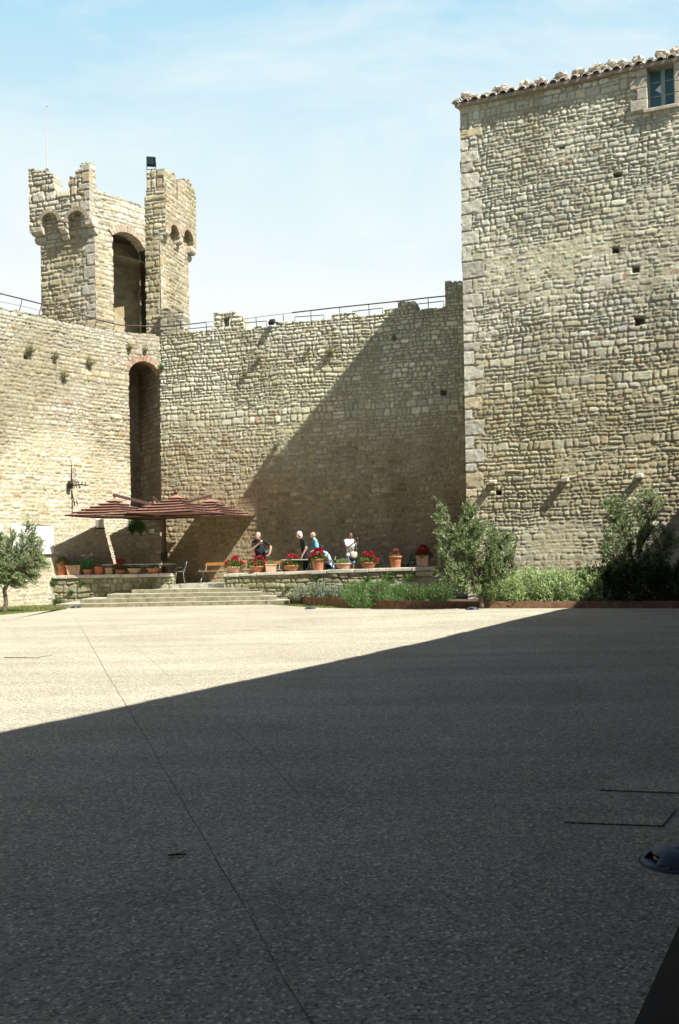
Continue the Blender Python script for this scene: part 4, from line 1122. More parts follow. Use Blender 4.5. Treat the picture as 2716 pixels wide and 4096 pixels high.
# --- olive trees
def px_to_local(base, x, y, dY=0.0): p = at_depth(x, y, base[1] + dY); return p - base
b1 = on_paving(1924, 2434); b1[2] = .05
def L1(x, y, r_, dY=0.0): q = px_to_local(b1, x, y, dY); return (q[0], q[1], q[2], r_)
make_tree('olive_tree', 'bushy olive tree with two leaders standing in the middle before the steel edging', 'tree', b1,
          [[L1(1924, 2434, .075), L1(1926, 2390, .06), L1(1921, 2345, .055), L1(1920, 2320, .05)],
           [L1(1921, 2335, .04), L1(1880, 2240, .03, -.1), L1(1800, 2130, .02, -.1), L1(1750, 2010, .008)],
           [L1(1921, 2325, .04), L1(1900, 2230, .03, .15), L1(1880, 2110, .02, .1), L1(1870, 2000, .008)],
           [L1(1921, 2330, .035), L1(1960, 2260, .028), L1(2000, 2180, .02, .1), L1(2030, 2120, .01)],
           [L1(1921, 2340, .03), L1(1850, 2310, .022, -.2), L1(1770, 2290, .012, -.2)],
           [L1(1921, 2335, .03), L1(1990, 2300, .02, -.2), L1(2050, 2275, .01, -.2)]],
          [(L1(1765, 2090, 0)[:3], (.26, .3, .62)), (L1(1800, 2190, 0)[:3], (.42, .45, .5)), (L1(1880, 2090, 0)[:3], (.36, .35, .60)), (L1(1925, 2190, 0)[:3], (.62, .55, .62)),
           (L1(1820, 2290, 0)[:3], (.62, .5, .40)), (L1(1985, 2265, 0)[:3], (.55, .5, .42)), (L1(2010, 2180, 0)[:3], (.42, .4, .45)), (L1(1905, 2340, 0)[:3], (.75, .5, .28)), (L1(1748, 2010, 0)[:3], (.1, .12, .28)), (L1(1872, 2020, 0)[:3], (.16, .16, .25)), (L1(1830, 2140, 0)[:3], (.45, .4, .4)), (L1(1930, 2120, 0)[:3], (.36, .35, .36))], 1450, 421, nleaf=20)
b2 = on_level(22, 2452, 0); b2[2] = -.02
def L2(x, y, r_, dY=0.0): q = px_to_local(b2, x, y, dY); return (q[0], q[1], q[2], r_)
make_tree('olive_tree', 'airy olive tree in front of the white banner by the left wall', 'tree', b2,
          [[L2(18, 2452, .085), L2(24, 2400, .07), L2(25, 2350, .065), L2(28, 2310, .06)],
           [L2(26, 2330, .045), L2(60, 2260, .035), L2(105, 2170, .022), L2(130, 2080, .008)],
           [L2(26, 2320, .045), L2(10, 2230, .035, .2), L2(-20, 2150, .02, .2), L2(-30, 2080, .01)],
           [L2(27, 2315, .04), L2(70, 2290, .03, -.2), L2(130, 2240, .015, -.2)],
           [L2(26, 2315, .04), L2(40, 2220, .03, -.1), L2(55, 2140, .012)]],
          [(L2(115, 2140, 0)[:3], (.34, .34, .48)), (L2(125, 2235, 0)[:3], (.42, .4, .38)), (L2(40, 2240, 0)[:3], (.6, .5, .42)), (L2(-25, 2190, 0)[:3], (.5, .4, .6)), (L2(60, 2310, 0)[:3], (.55, .45, .36)), (L2(5, 2310, 0)[:3], (.4, .4, .36)), (L2(140, 2290, 0)[:3], (.25, .3, .3)), (L2(60, 2160, 0)[:3], (.22, .3, .4)), (L2(165, 2260, 0)[:3], (.36, .3, .30)), (L2(150, 2180, 0)[:3], (.3, .3, .36)), (L2(110, 2330, 0)[:3], (.34, .3, .26))], 1050, 422, nleaf=20)
b3 = bedpt(2540, 0, .75, .1)
def L3(x, y, r_, dY=0.0): q = px_to_local(b3, x, y, dY); return (q[0], q[1], q[2], r_)
make_tree('olive_tree', 'olive tree at the right edge, its crown half sunlit above the dark shrubs', 'tree', b3,
          [[L3(2545, 2400, .08), L3(2550, 2330, .065), L3(2545, 2280, .06)],
           [L3(2545, 2290, .04), L3(2510, 2180, .03), L3(2460, 2060, .016), L3(2440, 1985, .006)],
           [L3(2545, 2285, .04), L3(2570, 2170, .03), L3(2600, 2050, .016), L3(2610, 1960, .006)],
           [L3(2545, 2290, .035), L3(2640, 2220, .022), L3(2700, 2150, .01)],
           [L3(2545, 2290, .035), L3(2470, 2240, .022, -.2), L3(2420, 2200, .01, -.2)]],
          [(L3(2455, 2030, 0)[:3], (.42, .35, .42)), (L3(2590, 2010, 0)[:3], (.5, .35, .48)), (L3(2520, 2120, 0)[:3], (.75, .45, .5)), (L3(2460, 2200, 0)[:3], (.5, .45, .5)), (L3(2620, 2160, 0)[:3], (.7, .45, .6)), (L3(2560, 2260, 0)[:3], (.9, .5, .5))], 900, 423, nleaf=20, ll=.085)
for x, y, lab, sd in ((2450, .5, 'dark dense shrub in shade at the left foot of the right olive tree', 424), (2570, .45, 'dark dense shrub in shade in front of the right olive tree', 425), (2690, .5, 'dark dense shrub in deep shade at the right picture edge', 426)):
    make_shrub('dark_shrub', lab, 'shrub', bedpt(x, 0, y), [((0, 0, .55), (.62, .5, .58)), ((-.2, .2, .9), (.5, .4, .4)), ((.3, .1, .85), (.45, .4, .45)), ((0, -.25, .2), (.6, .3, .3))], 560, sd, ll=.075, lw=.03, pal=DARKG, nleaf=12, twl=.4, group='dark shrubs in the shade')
# --- tufts on the walls
TUFTS = [(LW, 112, 1405, .42, 'drooping olive green tuft of weeds on the left wall, farthest from the tower'), (LW, 215, 1430, .30, 'narrow upright tuft of weeds in the middle of the left wall top'), (LW, 250, 1505, .36, 'hanging green tuft of weeds lowest on the left wall'), (LW, 352, 1455, .42, 'brownish tuft of weeds between the green tufts and the slot arch'),
         (LW, 512, 1392, .26, 'dry tuft of weeds just left above the slot arch'), (CH, 578, 1402, .22, 'dry brown tuft of weeds right above the slot arch'), (BW, 650, 1470, .28, 'bright green tuft of weeds at the right springing of the slot arch'), (BW, 1038, 1436, .24, 'small dry tuft of weeds under the back wall top, left of the big one'),
         (BW, 1325, 1410, .40, 'largest yellow green tuft of weeds on the back wall near the shadow edge'), (BW, 982, 1500, .22, 'small brown tuft of weeds on the lower left of the back wall'), (BW, 1238, 1398, .16, 'tiny reddish tuft of weeds beside the largest tuft'), (BW, 1578, 1355, .22, 'dark tuft of weeds inside the shaded part of the back wall')]
for i, (pl, x, y, sz, lab) in enumerate(TUFTS):
    p = pl.hit(x, y); q = np.array([pl.n[0], pl.n[1], 0])
    pal = GERAN if 'bright' in lab else WEED
    make_shrub('wall_weed', lab, 'weed', p + q * .05, [((q[0] * .06, q[1] * .06, 0), (sz * .6, sz * .3, sz * .9)), ((q[0] * .05 + .1 * sz, 0, -sz * .8), (sz * .35, sz * .2, sz * .6)), ], int(95 * sz / .3), 430 + i, ll=.05, lw=.014, pal=pal, nleaf=9, twl=.15, stems=False, shell=.05)
for m_ in [o for o in bpy.data.objects if o.name.startswith('wall_weed')]: pass
p = CH.pt(.12, z_led + .12, .08)
make_shrub('wall_bush', 'bright green bush growing on the rubble ledge at the foot of the slot', 'shrub', p, [((-.12, 0, .25), (.34, .26, .42)), ((.25, 0, .12), (.22, .2, .26))], 330, 445, ll=.055, lw=.028, pal=[(.07, .2, .06), (.10, .25, .08), (.13, .30, .1)], nleaf=11, twl=.22)
# --- weeds at the foot of the low walls and along the walls
WL = [(LP, .15, .1, .22), (LP, .7, .45, .12), (LP, 1.35, .15, .14), (LP, 2.1, .3, .12), (LP, 2.6, .2, .12), (LP, 3.3, .38, .12), (LP, 1.1, .75, .10), (LP, .05, .8, .2), (RP, .25, .2, .16), (RP, .8, .1, .2), (RP, 1.35, .1, .26), (RP, 1.9, .12, .2), (RP, 2.5, .5, .12), (RP, 3.6, .85, .1), (RP, 4.6, .55, .12), (RP, 5.5, .8, .14), (RP, 6.3, .85, .3), (RP, 7.0, .8, .3)]
for i, (pl, u, z, sz) in enumerate(WL):
    make_shrub('wall_weed', ('small green weed rooted in the low wall under the plain pots' if pl is LP else 'small green weed rooted in the low wall under the geraniums'), 'weed', pl.pt(u, z, .04), [((0, 0, .02), (sz, sz * .5, sz * .8))], int(70 + 200 * sz), 450 + i, ll=.04, lw=.02, pal=GERAN, nleaf=7, twl=.1, stems=False, shell=.05,
               group=('weeds in the low wall under the plain pots' if pl is LP else 'weeds in the low wall under the geraniums'))
# --- strips of thin grass
def grass(name, poly_pts, n, seed, h=.09, pal=((.13, .19, .05), (.18, .23, .07), (.30, .28, .12), (.10, .15, .04))):
    fo = Foliage(seed); r = fo.r; P = np.array(poly_pts, float)
    tri = [(0, i, i + 1) for i in range(1, len(P) - 1)]
    ar = np.array([abs(np.cross(P[b] - P[a], P[c] - P[a])) for a, b, c in tri]); ar /= ar.sum()
    for (a, b, c), k in zip(tri, r.multinomial(n, ar)):
        s_ = np.sqrt(r.rand(k, 1)); t = r.rand(k, 1)
        q = P[a] * (1 - s_) + P[b] * s_ * (1 - t) + P[c] * s_ * t
        pts = np.concatenate([q, np.full((k, 1), -.03)], 1)
        dens = fbm(q[:, 0] * 1.7, q[:, 1] * 1.7, seed) > .36
        fo.leaves(pts[dens], r.normal(size=(int(dens.sum()), 3)) * np.array([.5, .5, .2]) + np.array([0, 0, 1]), h, .014, pal, lj=.5)
    return tag(link(name, fo.mesh(name), M['leaf']), kind='stuff')
g = [on_level(x, y, 0)[:2] for x, y in ((-200, 2469), (0, 2461), (150, 2447), (262, 2438), (275, 2428))] + [A0 + np.array([.1, -.2]), LW.pt(LW.uz(60, 2400)[0], 0, .05)[:2], LW.pt(3.5, 0, .05)[:2]]
grass('grass', g, 16000, 461)
g = [on_level(x, y, 0)[:2] for x, y in ((1045, 2416), (1100, 2420), (1240, 2431), (1420, 2433), (1420, 2428), (1300, 2424), (1200, 2416), (1150, 2412))]
grass('grass', g, 5000, 462, h=.06)

# ------------------------------------------------------------------ pots and their plants
def pot_mesh(kind, w, h):
    mb = MB(); r_ = w / 2
    if kind == 'bowl':
        prof_ = [(r_ * .60, 0), (r_ * .66, h * .06), (r_ * .80, h * .40), (r_ * .90, h * .74), (r_ * .93, h * .76), (r_ * 1.0, h * .80), (r_ * 1.0, h * .97), (r_ * .97, h), (r_ * .88, h), (r_ * .86, h * .86), (.0, h * .86)]
        mb.lathe(prof_, seg=28)
    elif kind == 'vase':
        prof_ = [(r_ * .66, 0), (r_ * .70, h * .04), (r_ * .82, h * .52), (r_ * .835, h * .54), (r_ * .835, h * .57), (r_ * .88, h * .80), (r_ * 1.0, h * .83), (r_ * 1.0, h * .97), (r_ * .97, h), (r_ * .86, h), (r_ * .84, h * .9), (0, h * .9)]
        mb.lathe(prof_, seg=28)
    elif kind == 'cylinder':
        prof_ = [(r_ * .88, 0), (r_ * .92, h * .02), (r_ * .94, h * .9), (r_ * 1.0, h * .91), (r_ * 1.0, h * .98), (r_ * .97, h), (r_ * .88, h), (r_ * .86, h * .93), (0, h * .93)]
        mb.lathe(prof_, seg=28)
    else:  # square
        for (w0_, z0, w1_, z1) in ((.80, 0, .92, .86), (1.0, .86, 1.0, 1.0)):
            hw0, hw1 = r_ * w0_, r_ * w1_
            vs = [(-hw0, -hw0, z0 * h), (hw0, -hw0, z0 * h), (hw0, hw0, z0 * h), (-hw0, hw0, z0 * h), (-hw1, -hw1, z1 * h), (hw1, -hw1, z1 * h), (hw1, hw1, z1 * h), (-hw1, hw1, z1 * h)]
            if z1 < 1: mb.add(vs, [(3, 2, 1, 0), (0, 1, 5, 4), (1, 2, 6, 5), (2, 3, 7, 6), (3, 0, 4, 7)])
            else:
                k = r_ * .86
                vs += [(-k, -k, h), (k, -k, h), (k, k, h), (-k, k, h), (-k, -k, h * .92), (k, -k, h * .92), (k, k, h * .92), (-k, k, h * .92)]
                f = [(3, 2, 1, 0), (0, 1, 5, 4), (1, 2, 6, 5), (2, 3, 7, 6), (3, 0, 4, 7)]
                f += [(4 + i, 4 + (i + 1) % 4, 8 + (i + 1) % 4, 8 + i) for i in range(4)] + [(8 + i, 8 + (i + 1) % 4, 12 + (i + 1) % 4, 12 + i) for i in range(4)] + [(12, 13, 14, 15)]
                mb.add(vs, f)
    return mb
def plant_pot(pl, x0, x1, ytop, ybot, kind, mat, plant, label, seed, back=-.2, zfun=None, rz=0.0, group=None, gr=1.0):
    xm = (x0 + x1) / 2
    P_ = pl.off(back); base = P_.hit(xm, ybot)
    if zfun is not None: base[2] = zfun(P_.uz(xm, ybot)[0]) + .004
    sc = base[1] / FPX
    w = (x1 - x0) * sc; h = (ybot - ytop) * sc
    t = thing('plant_pot', label, 'plant pot', tuple(base), rz, group)
    mb = pot_mesh(kind, w, h); mb.build('pot', M[mat], t, kind != 'square')
    mb = MB(); k = w * .41
    if kind == 'square': mb.box((0, 0, h * .90), (k * 2, k * 2, .04))
    else: mb.lathe([(k, h * .86), (k, h * .93), (0, h * .95)], seg=16)
    mb.build('soil', M['soil'], t)
    fo = Foliage(seed); r = fo.r; W = w * gr
    def mound(n, rx, rz_, ll, lw, pal, z=.0, up=.6, flat=1.0):
        v = r.normal(size=(n, 3)); v /= np.linalg.norm(v, axis=1, keepdims=True); v[:, 2] = np.abs(v[:, 2]) * 1.0 - .18
        rad = (.35 + .65 * r.rand(n, 1)) ** .6
        P = v * rad * np.array([rx, rx * flat, rz_]) + np.array([0, 0, h * .93 + z])
        fo.leaves(P, v + r.normal(size=(n, 3)) * .5 + np.array([0, 0, up]), ll, lw, pal)
    fl = None
    if plant.startswith('geranium'):
        sparse = plant.endswith('sparse'); big = plant.endswith('big')
        rx = W * (.42 if sparse else .60) * (1.1 if big else 1); rzz = .16 if sparse else .27
        mound(260 if sparse else 620, rx, rzz, .075, .07, GERAN, up=.3, flat=.75)
        fl = None; heads = []
        nc = 9 if sparse else (26 if big else 20)
        for i in range(nc):
            a = r.rand() * 2 * math.pi; e = (r.rand() ** .7)
            c = np.array([math.cos(a) * e * rx * 1.02, math.sin(a) * e * rx * .78, h * .93 + rzz * (1.12 * math.sqrt(max(0, 1 - e * e)) + .08 * r.rand()) + (.05 if e < .5 else -.03)])
            n = 34; v = r.normal(size=(n, 3)); v /= np.linalg.norm(v, axis=1, keepdims=True); rr = .046 * (.75 + .5 * r.rand())
            pal = [(.40, .014, .025), (.48, .022, .035), (.31, .01, .02)] if not sparse else [(.45, .05, .10), (.36, .03, .07)]
            fh = Foliage(seed + 10 + i); fh.leaves(c + v * rr * .75, v + r.normal(size=(n, 3)) * .5, .04, .04, pal); heads.append(fh)
    elif plant == 'herb': mound(700, W * .5, .20, .045, .018, [(.14, .24, .07), (.2, .3, .1), (.25, .34, .14)], flat=.8)
    elif plant == 'lowherb': mound(560, W * .46, .13, .045, .02, [(.12, .22, .06), (.17, .28, .09), (.22, .32, .13)], flat=.8)
    elif plant == 'pale': mound(420, W * .46, .17, .04, .02, [(.24, .32, .14), (.32, .38, .2), (.18, .25, .1)], flat=.9)
    elif plant == 'rosemary': mound(760, W * .46, .24, .05, .012, [(.08, .15, .05), (.11, .2, .07), (.15, .24, .1)], up=1.0)
    elif plant == 'drape':
        mound(420, W * .55, .24, .08, .03, [(.22, .26, .06), (.30, .30, .08), (.16, .2, .05)], up=.1)
        n = 160; a = r.rand(n) * 2 * math.pi
        P = np.stack([np.cos(a) * W * .54, np.sin(a) * W * .54, h * (.95 - .3 * r.rand(n) ** 2)], 1)
        fo.leaves(P, np.stack([np.cos(a), np.sin(a), -1.2 + 0 * a], 1), .09, .028, [(.22, .26, .06), (.30, .30, .08)])
    elif plant == 'chives':
        n = 620; a = r.rand(n) * 2 * math.pi; e = np.sqrt(r.rand(n)) * W * .38
        P = np.stack([np.cos(a) * e, np.sin(a) * e, np.full(n, h * .9)], 1)
        fo.leaves(P, np.stack([np.cos(a) * e * 1.6 + r.normal(size=n) * .12, np.sin(a) * e * 1.6 + r.normal(size=n) * .12, np.ones(n)], 1), .36, .014, [(.06, .17, .05), (.09, .23, .07), (.13, .28, .1)], lj=.35)
        heads = []
        for i in range(9):
            a_ = r.rand() * 6.3; e_ = r.rand() * W * .4; z = h + .42 + .28 * r.rand(); c = np.array([math.cos(a_) * e_ * 1.8, math.sin(a_) * e_ * 1.8, z])
            fo.leaves(np.array([[c[0] * .5, c[1] * .5, h * .9]]), np.array([[c[0] * .5, c[1] * .5, z - h * .9]]), z - h * .9, .012, [(.2, .25, .12)], lj=0)
            v = r.normal(size=(20, 3)); fh = Foliage(seed + 10 + i); fh.leaves(c + v * .012, v, .03, .02, [(.62, .60, .50), (.5, .45, .42)]); heads.append(fh)
    link('foliage', fo.mesh('foliage'), M['leaf'], t)
    if plant.startswith('geranium') or plant == 'chives':
        for fh in heads: link('flower_head', fh.mesh('flower_head'), M['petal'], t)
    if fl is not None: link('flower', fl.mesh('flower'), M['petal'], t)
    return t
LZ = lambda u: LP.uz(223, 2302)[1] + (LP.uz(690, 2293)[1] - LP.uz(223, 2302)[1]) * u / LPL
LR = 'plain pots along the left low wall'; RR = 'geranium pots along the right low wall'
for i, a in enumerate(((230, 271, 2246, 2300, 'cylinder', 'terracotta_red', 'drape', 'tall smooth red cylinder pot with yellowish drooping leaves, at the wall corner'),
    (270, 328, 2260, 2299, 'square', 'terracotta_pale', 'rosemary', 'large pale square pot holding a dense green bush'),
    (330, 374, 2276, 2297, 'bowl', 'terracotta', 'chives', 'terracotta bowl of tall grassy chives with white flower heads'),
    (377, 420, 2266, 2297, 'cylinder', 'terracotta_red', 'pale', 'short reddish cylinder pot with loose pale greenery'),
    (423, 456, 2271, 2297, 'square', 'terracotta_pale', 'pale', 'small pale square pot with grey green leaves, left of a geranium'),
    (460, 508, 2277, 2296, 'bowl', 'terracotta', 'geranium', 'only pot with red geraniums on the left low wall'),
    (509, 569, 2273, 2295, 'bowl', 'terracotta_pale', 'lowherb', 'wide pale terracotta bowl of low green leaves, right of the geranium'),
    (586, 646, 2271, 2292, 'bowl', 'terracotta', 'lowherb', 'wide orange terracotta bowl standing alone near the right end of the left wall'))):
    plant_pot(LP, *a, 500 + i * 3, zfun=LZ, group=LR, gr=1.25 if a[6] == 'geranium' else 1.0)
for i, a in enumerate(((904, 974, 2262, 2288, 'bowl', 'terracotta_pale', 'geranium', 'pale bowl of red geraniums beside the bench at the left end'),
    (992, 1068, 2261, 2286, 'bowl', 'terracotta', 'geranium', 'terracotta bowl of red geraniums in front of the man in black'),
    (1058, 1106, 2253, 2284, 'square', 'terracotta_pale', 'pale', 'pale square planter with light green leaves between two geraniums'),
    (1131, 1201, 2257, 2281, 'bowl', 'terracotta', 'geranium', 'shaded brown bowl of red geraniums left of the tall vase pot'),
    (1244, 1301, 2232, 2278, 'vase', 'terracotta', 'geranium_big', 'tall terracotta vase of red geraniums in front of the two men'),
    (1341, 1406, 2251, 2276, 'bowl', 'terracotta_pale', 'herb', 'pale bowl of feathery green herbs before the woman'),
    (1441, 1507, 2248, 2273, 'bowl', 'terracotta', 'geranium', 'terracotta bowl of red geraniums right of the woman'),
    (1556, 1612, 2223, 2270, 'vase', 'terracotta', 'geranium_sparse', 'tall terracotta vase with only a few small pink flowers'),
    (1668, 1720, 2224, 2268, 'square', 'terracotta_pale', 'geranium_big', 'pale square planter of red geraniums beside the middle olive tree'))):
    plant_pot(RP, *a, 540 + i * 3, zfun=RPZ, group=RR, rz=math.atan2(DB[1], DB[0]) + .5 * (a[4] == 'square' and i == 2))

# ------------------------------------------------------------------ four-canopy parasol on one mast
def tz(x): return TERR + .14 * min(1, max(0, (x + 4.0) / 7.0))
RZB = math.atan2(DB[1], DB[0])
MAST = (-6.66, 37.85)
par = thing('cantilever_parasol', 'brown parasol with four tiered square canopies hung from one central mast', 'parasol', (MAST[0], MAST[1], TERR), RZB - math.radians(3))
SZ, HS = 2.62, 1.31
ZEDGE, RISE = 3.30 - TERR, .64
mb = MB(); mb.box((0, 0, 1.47), (.14, .14, 2.94)); bevel(mb.build('mast', M['bronze'], par), .015)
mb = MB(); mb.box((0, 0, .05), (.9, .9, .1)); bevel(mb.build('base_plate', M['dark_iron'], par), .02)
mb = MB(); mb.box((0, 0, 1.05), (.2, .22, .3)); bevel(mb.build('crank_box', M['dark_iron'], par), .02)
for sx_, sy_ in ((-1, -1), (1, -1), (-1, 1), (1, 1)):
    cx, cy = sx_ * SZ / 2, sy_ * SZ / 2
    HSC = HS
    if sx_ < 0 and sy_ > 0: cx, cy, HSC = cx * .86, cy * .86, 1.0     # the canopy in the corner is smaller
    dz = R.uniform(-.02, .02); tl = (R.uniform(-.012, .012), R.uniform(-.012, .012))
    NT = 6; V = []; F = []
    hs = HSC - .015
    def cz(x, y, z): return z + dz + tl[0] * (x - cx) + tl[1] * (y - cy)
    for k in range(NT):
        so = hs * (k + 1) / NT; zo = ZEDGE + RISE * (1 - (k + 1) / NT)
        si = max(.02, hs * k / NT - .11); zi = ZEDGE + RISE * (1 - k / NT) - (.062 if k else 0)
        if k: zi = zi - .0
        ns = 6
        ring = []
        for s_, z in ((si, zi), (so, zo), (so * .998, zo - .038)):
            row = []
            for e in range(4):
                a = ((-1, -1), (1, -1), (1, 1), (-1, 1))
                p, q = a[e], a[(e + 1) % 4]
                for j in range(ns):
                    f = j / ns; sag = .018 * math.sin(math.pi * f) * (s_ / hs)
                    x = cx + s_ * (p[0] + (q[0] - p[0]) * f); y = cy + s_ * (p[1] + (q[1] - p[1]) * f)
                    row.append((x, y, cz(x, y, z - sag)))
            ring.append(row)
        o = len(V); m = 4 * ns
        for row in ring: V += row
        for rr in range(2):
            for j in range(m): F.append((o + rr * m + j, o + rr * m + (j + 1) % m, o + (rr + 1) * m + (j + 1) % m, o + (rr + 1) * m + j))
    me = bpy.data.meshes.new('canopy'); me.from_pydata(V, [], F); me.update()
    can = link('canopy', me, [M['canopy'], M['trim']], par)  # second material is the painted gap shade, not a real trim
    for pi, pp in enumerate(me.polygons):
        if (pi // 24) % 2 == 1: pp.material_index = 1  # lower band of each tier carries the painted gap shade
    md = can.modifiers.new('thickness', 'SOLIDIFY'); md.thickness = .006
    for e in range(8):
        a = ((-1, -1), (0, -1), (1, -1), (1, 0), (1, 1), (0, 1), (-1, 1), (-1, 0))[e]
        p0 = (cx + a[0] * .06, cy + a[1] * .06, ZEDGE + RISE - .14 + dz); x1, y1 = cx + a[0] * hs * .99, cy + a[1] * hs * .99
        mb = MB(); mb.tube([p0, (x1, y1, cz(x1, y1, ZEDGE - .035))], .014, 4); mb.build('rib', M['bronze'], can)
    mb = MB(); pk = (cx, cy, ZEDGE + RISE + dz); mb.tube([(cx, cy, pk[2] - .2), (cx, cy, pk[2] + .16)], .03, 8)
    mb.build('hub', M['bronze'], can)
    mb = MB(); a0 = Vector((sx_ * .05, sy_ * .05, 2.92)); a1 = Vector((cx * 1.03, cy * 1.03, pk[2] + .14)); d_ = a1 - a0
    mb.box((a0 + a1) / 2, (d_.length, .07, .11), math.atan2(d_.y, d_.x), tilt=(0, -math.asin(d_.z / d_.length)))
    bevel(mb.build('arm', M['bronze'], par), .01)

# ------------------------------------------------------------------ terrace furniture
def table(label, x, y, L, W, h, rz, top, legm, z=None):
    t = thing('cafe_table', label, 'table', (x, y, tz(x) if z is None else z), rz)
    mb = MB(); mb.box((0, 0, h - .018), (L, W, .036)); bevel(mb.build('table_top', M[top], t), .008)
    for a in (-1, 1):
        for b in (-1, 1):
            mb = MB(); mb.tube([(a * (L / 2 - .1), b * (W / 2 - .08), 0), (a * (L / 2 - .1), b * (W / 2 - .08), h - .037)], .02, 8); mb.build('leg', M[legm], t, True)
    mb = MB()
    mb.box((0, 0, h - .075), (L - .2, W - .16, .05)); mb.build('apron', M[legm], t)
    return t
def pxX(x, Y): return (x - 1358) / FPX * Y
table('long pale grey table behind the plain pots under the parasol', pxX(556, 37.2), 37.2, 2.6, .75, .78, math.radians(-3), 'tabletop', 'grey_iron')
table('pale topped table in front of the two standing men', pxX(1190, 36.1), 36.05, 1.0, .7, .80, RZB, 'tabletop', 'dark_iron')
table('dark small table in front of the seated person', pxX(1318, 35.75), 35.75, .72, .6, .74, RZB, 'darkwood', 'silver')
def bench(label, xa, xb, Y, mat, z=None, rz=None):
    X0, X1 = pxX(xa, Y), pxX(xb, Y); L = X1 - X0; xm = (X0 + X1) / 2
    t = thing('garden_bench', label, 'bench', (xm, Y, tz(xm)), RZB if rz is None else rz)
    mb = MB()
    for k in range(3): mb.box((0, -.17 + .15 * k, .455), (L, .125, .035))
    bevel(mb.build('seat', M[mat], t), .006); pass
    mb = MB(); mb.box((0, .30, .72), (L, .035, .12), tilt=(-.2, 0)); bevel(mb.build('backrest', M[mat], t), .006)
    for s_ in (-1, 1):
        x = s_ * (L / 2 - .12); mb = MB()
        mb.tube([(x, -.24, 0), (x, -.22, .12), (x, -.12, .22), (x, 0, .25), (x, .12, .22), (x, .22, .12), (x, .26, 0)], .022, 6)
        mb.tube([(x, 0, .25), (x, -.05, .33), (x, -.2, .42), (x, .05, .43), (x, .2, .45), (x, .27, .6), (x, .33, .8)], .02, 6)
        sp = [(x, -.03 + (.075 - .006 * k) * math.cos(k * .6), .34 + (.075 - .006 * k) * math.sin(k * .6)) for k in range(11)]
        mb.tube(sp, .012, 5)
        sp = [(x, -.30 + (.06 - .004 * k) * math.cos(k * .6), .46 + (.06 - .004 * k) * math.sin(k * .6)) for k in range(11)]
        mb.tube(sp, .012, 5)
        mb.build('leg', M['grey_iron'], t, True)
    return t
bench('orange wood bench on scrolled iron legs in the parasol shade by the steps', 795, 935, 38.0, 'wood')
bench('orange wood bench mostly hidden behind the first geranium bowls', 955, 1125, 37.7, 'wood')
bench('dark wood bench against the left wall behind the plain pots', 385, 505, 38.1, 'darkwood', rz=math.radians(5))
def iron_chair(label, x, y, rz):
    t = thing('iron_chair', label, 'chair', (x, y, TERR), rz)
    mb = MB(); mb.lathe([(0, .455), (.19, .455), (.205, .465), (.205, .472), (.19, .48), (0, .48)], seg=20); mb.build('seat', M['grey_iron'], t, True)
    for a, b in ((-1, -1), (1, -1), (-1, 1), (1, 1)):
        mb = MB(); mb.tube([(a * .15, b * .13, .46), (a * .16, b * .14, .3), (a * .17, b * .17, .12), (a * .20, b * .22, 0)], .013, 6); mb.build('leg', M['grey_iron'], t, True)
    mb = MB(); n = 22
    ov = []
    for k in range(n + 1):
        a = -math.pi * .5 + 2 * math.pi * k / n; ov.append((.19 * math.cos(a), .17 + .09 * (math.sin(a) + 1) * .5 * 1.2, .66 + .24 * math.sin(a)))
    mb.tube(ov, .013, 6)
    for sx_ in (-1, 1):
        mb.tube([(sx_ * .12, .13, .47), (sx_ * .16, .17, .56)], .012, 6)
        for cz_, rr in ((.74, .07), (.57, .05)):
            mb.tube([(sx_ * (.075) + rr * (1 - .06 * k) * math.cos(k * .55 + 1.57), .17 + .1 * (cz_ - .42) / .48, cz_ + rr * (1 - .06 * k) * math.sin(k * .55 + 1.57)) for k in range(15)], .009, 5)
    mb.build('backrest', M['grey_iron'], t, True)
    mb = MB(); mb.tube([(-.2, .06, .62), (-.25, -.1, .64), (-.22, -.15, .56), (-.18, -.15, .46)], .011, 6); mb.tube([(.2, .06, .62), (.25, -.1, .64), (.22, -.15, .56), (.18, -.15, .46)], .011, 6); mb.build('armrest', M['grey_iron'], t, True)
    return t
iron_chair('ornate grey iron chair with oval scrolled back at the top of the steps', pxX(714, 36.75), 36.95, math.radians(-78))
def slat_chair(label, x, y, rz, mat, group=None):
    t = thing('folding_chair', label, 'chair', (x, y, tz(x)), rz, group)
    for s_ in (-1, 1):
        mb = MB(); mb.tube([(s_ * .2, -.22, 0), (s_ * .2, .06, .46), (s_ * .2, .20, .86)], .012, 6); mb.build('leg', M[mat], t, True)
        mb = MB(); mb.tube([(s_ * .18, .22, 0), (s_ * .18, -.2, .46)], .012, 6); mb.build('leg', M[mat], t, True)
    mb = MB()
    for k in range(5): mb.box((0, -.17 + .085 * k, .465), (.42, .06, .014))
    o = mb.build('seat', M[mat], t)
    mb = MB()
    for k in range(3): mb.box((0, .125 + .03 * k, .62 + .09 * k), (.4, .012, .055), tilt=(-.33, 0))
    mb.build('backrest', M[mat], t)
    return t
slat_chair('silver slatted folding chair left of the tall vase pot with pink flowers', pxX(1545, 35.4), 35.55, math.radians(80), 'silver')
slat_chair('dark folding chair behind the last geranium planter', pxX(1640, 35.2), 35.3, math.radians(-60), 'dark_iron')
slat_chair('dark folding chair right behind the tall vase pot with pink flowers', pxX(1602, 35.8), 35.8, math.radians(110), 'dark_iron')
slat_chair('dark folding chair the person in pale blue sits on', pxX(1322, 36.35), 36.3, math.radians(-90), 'grey_iron')

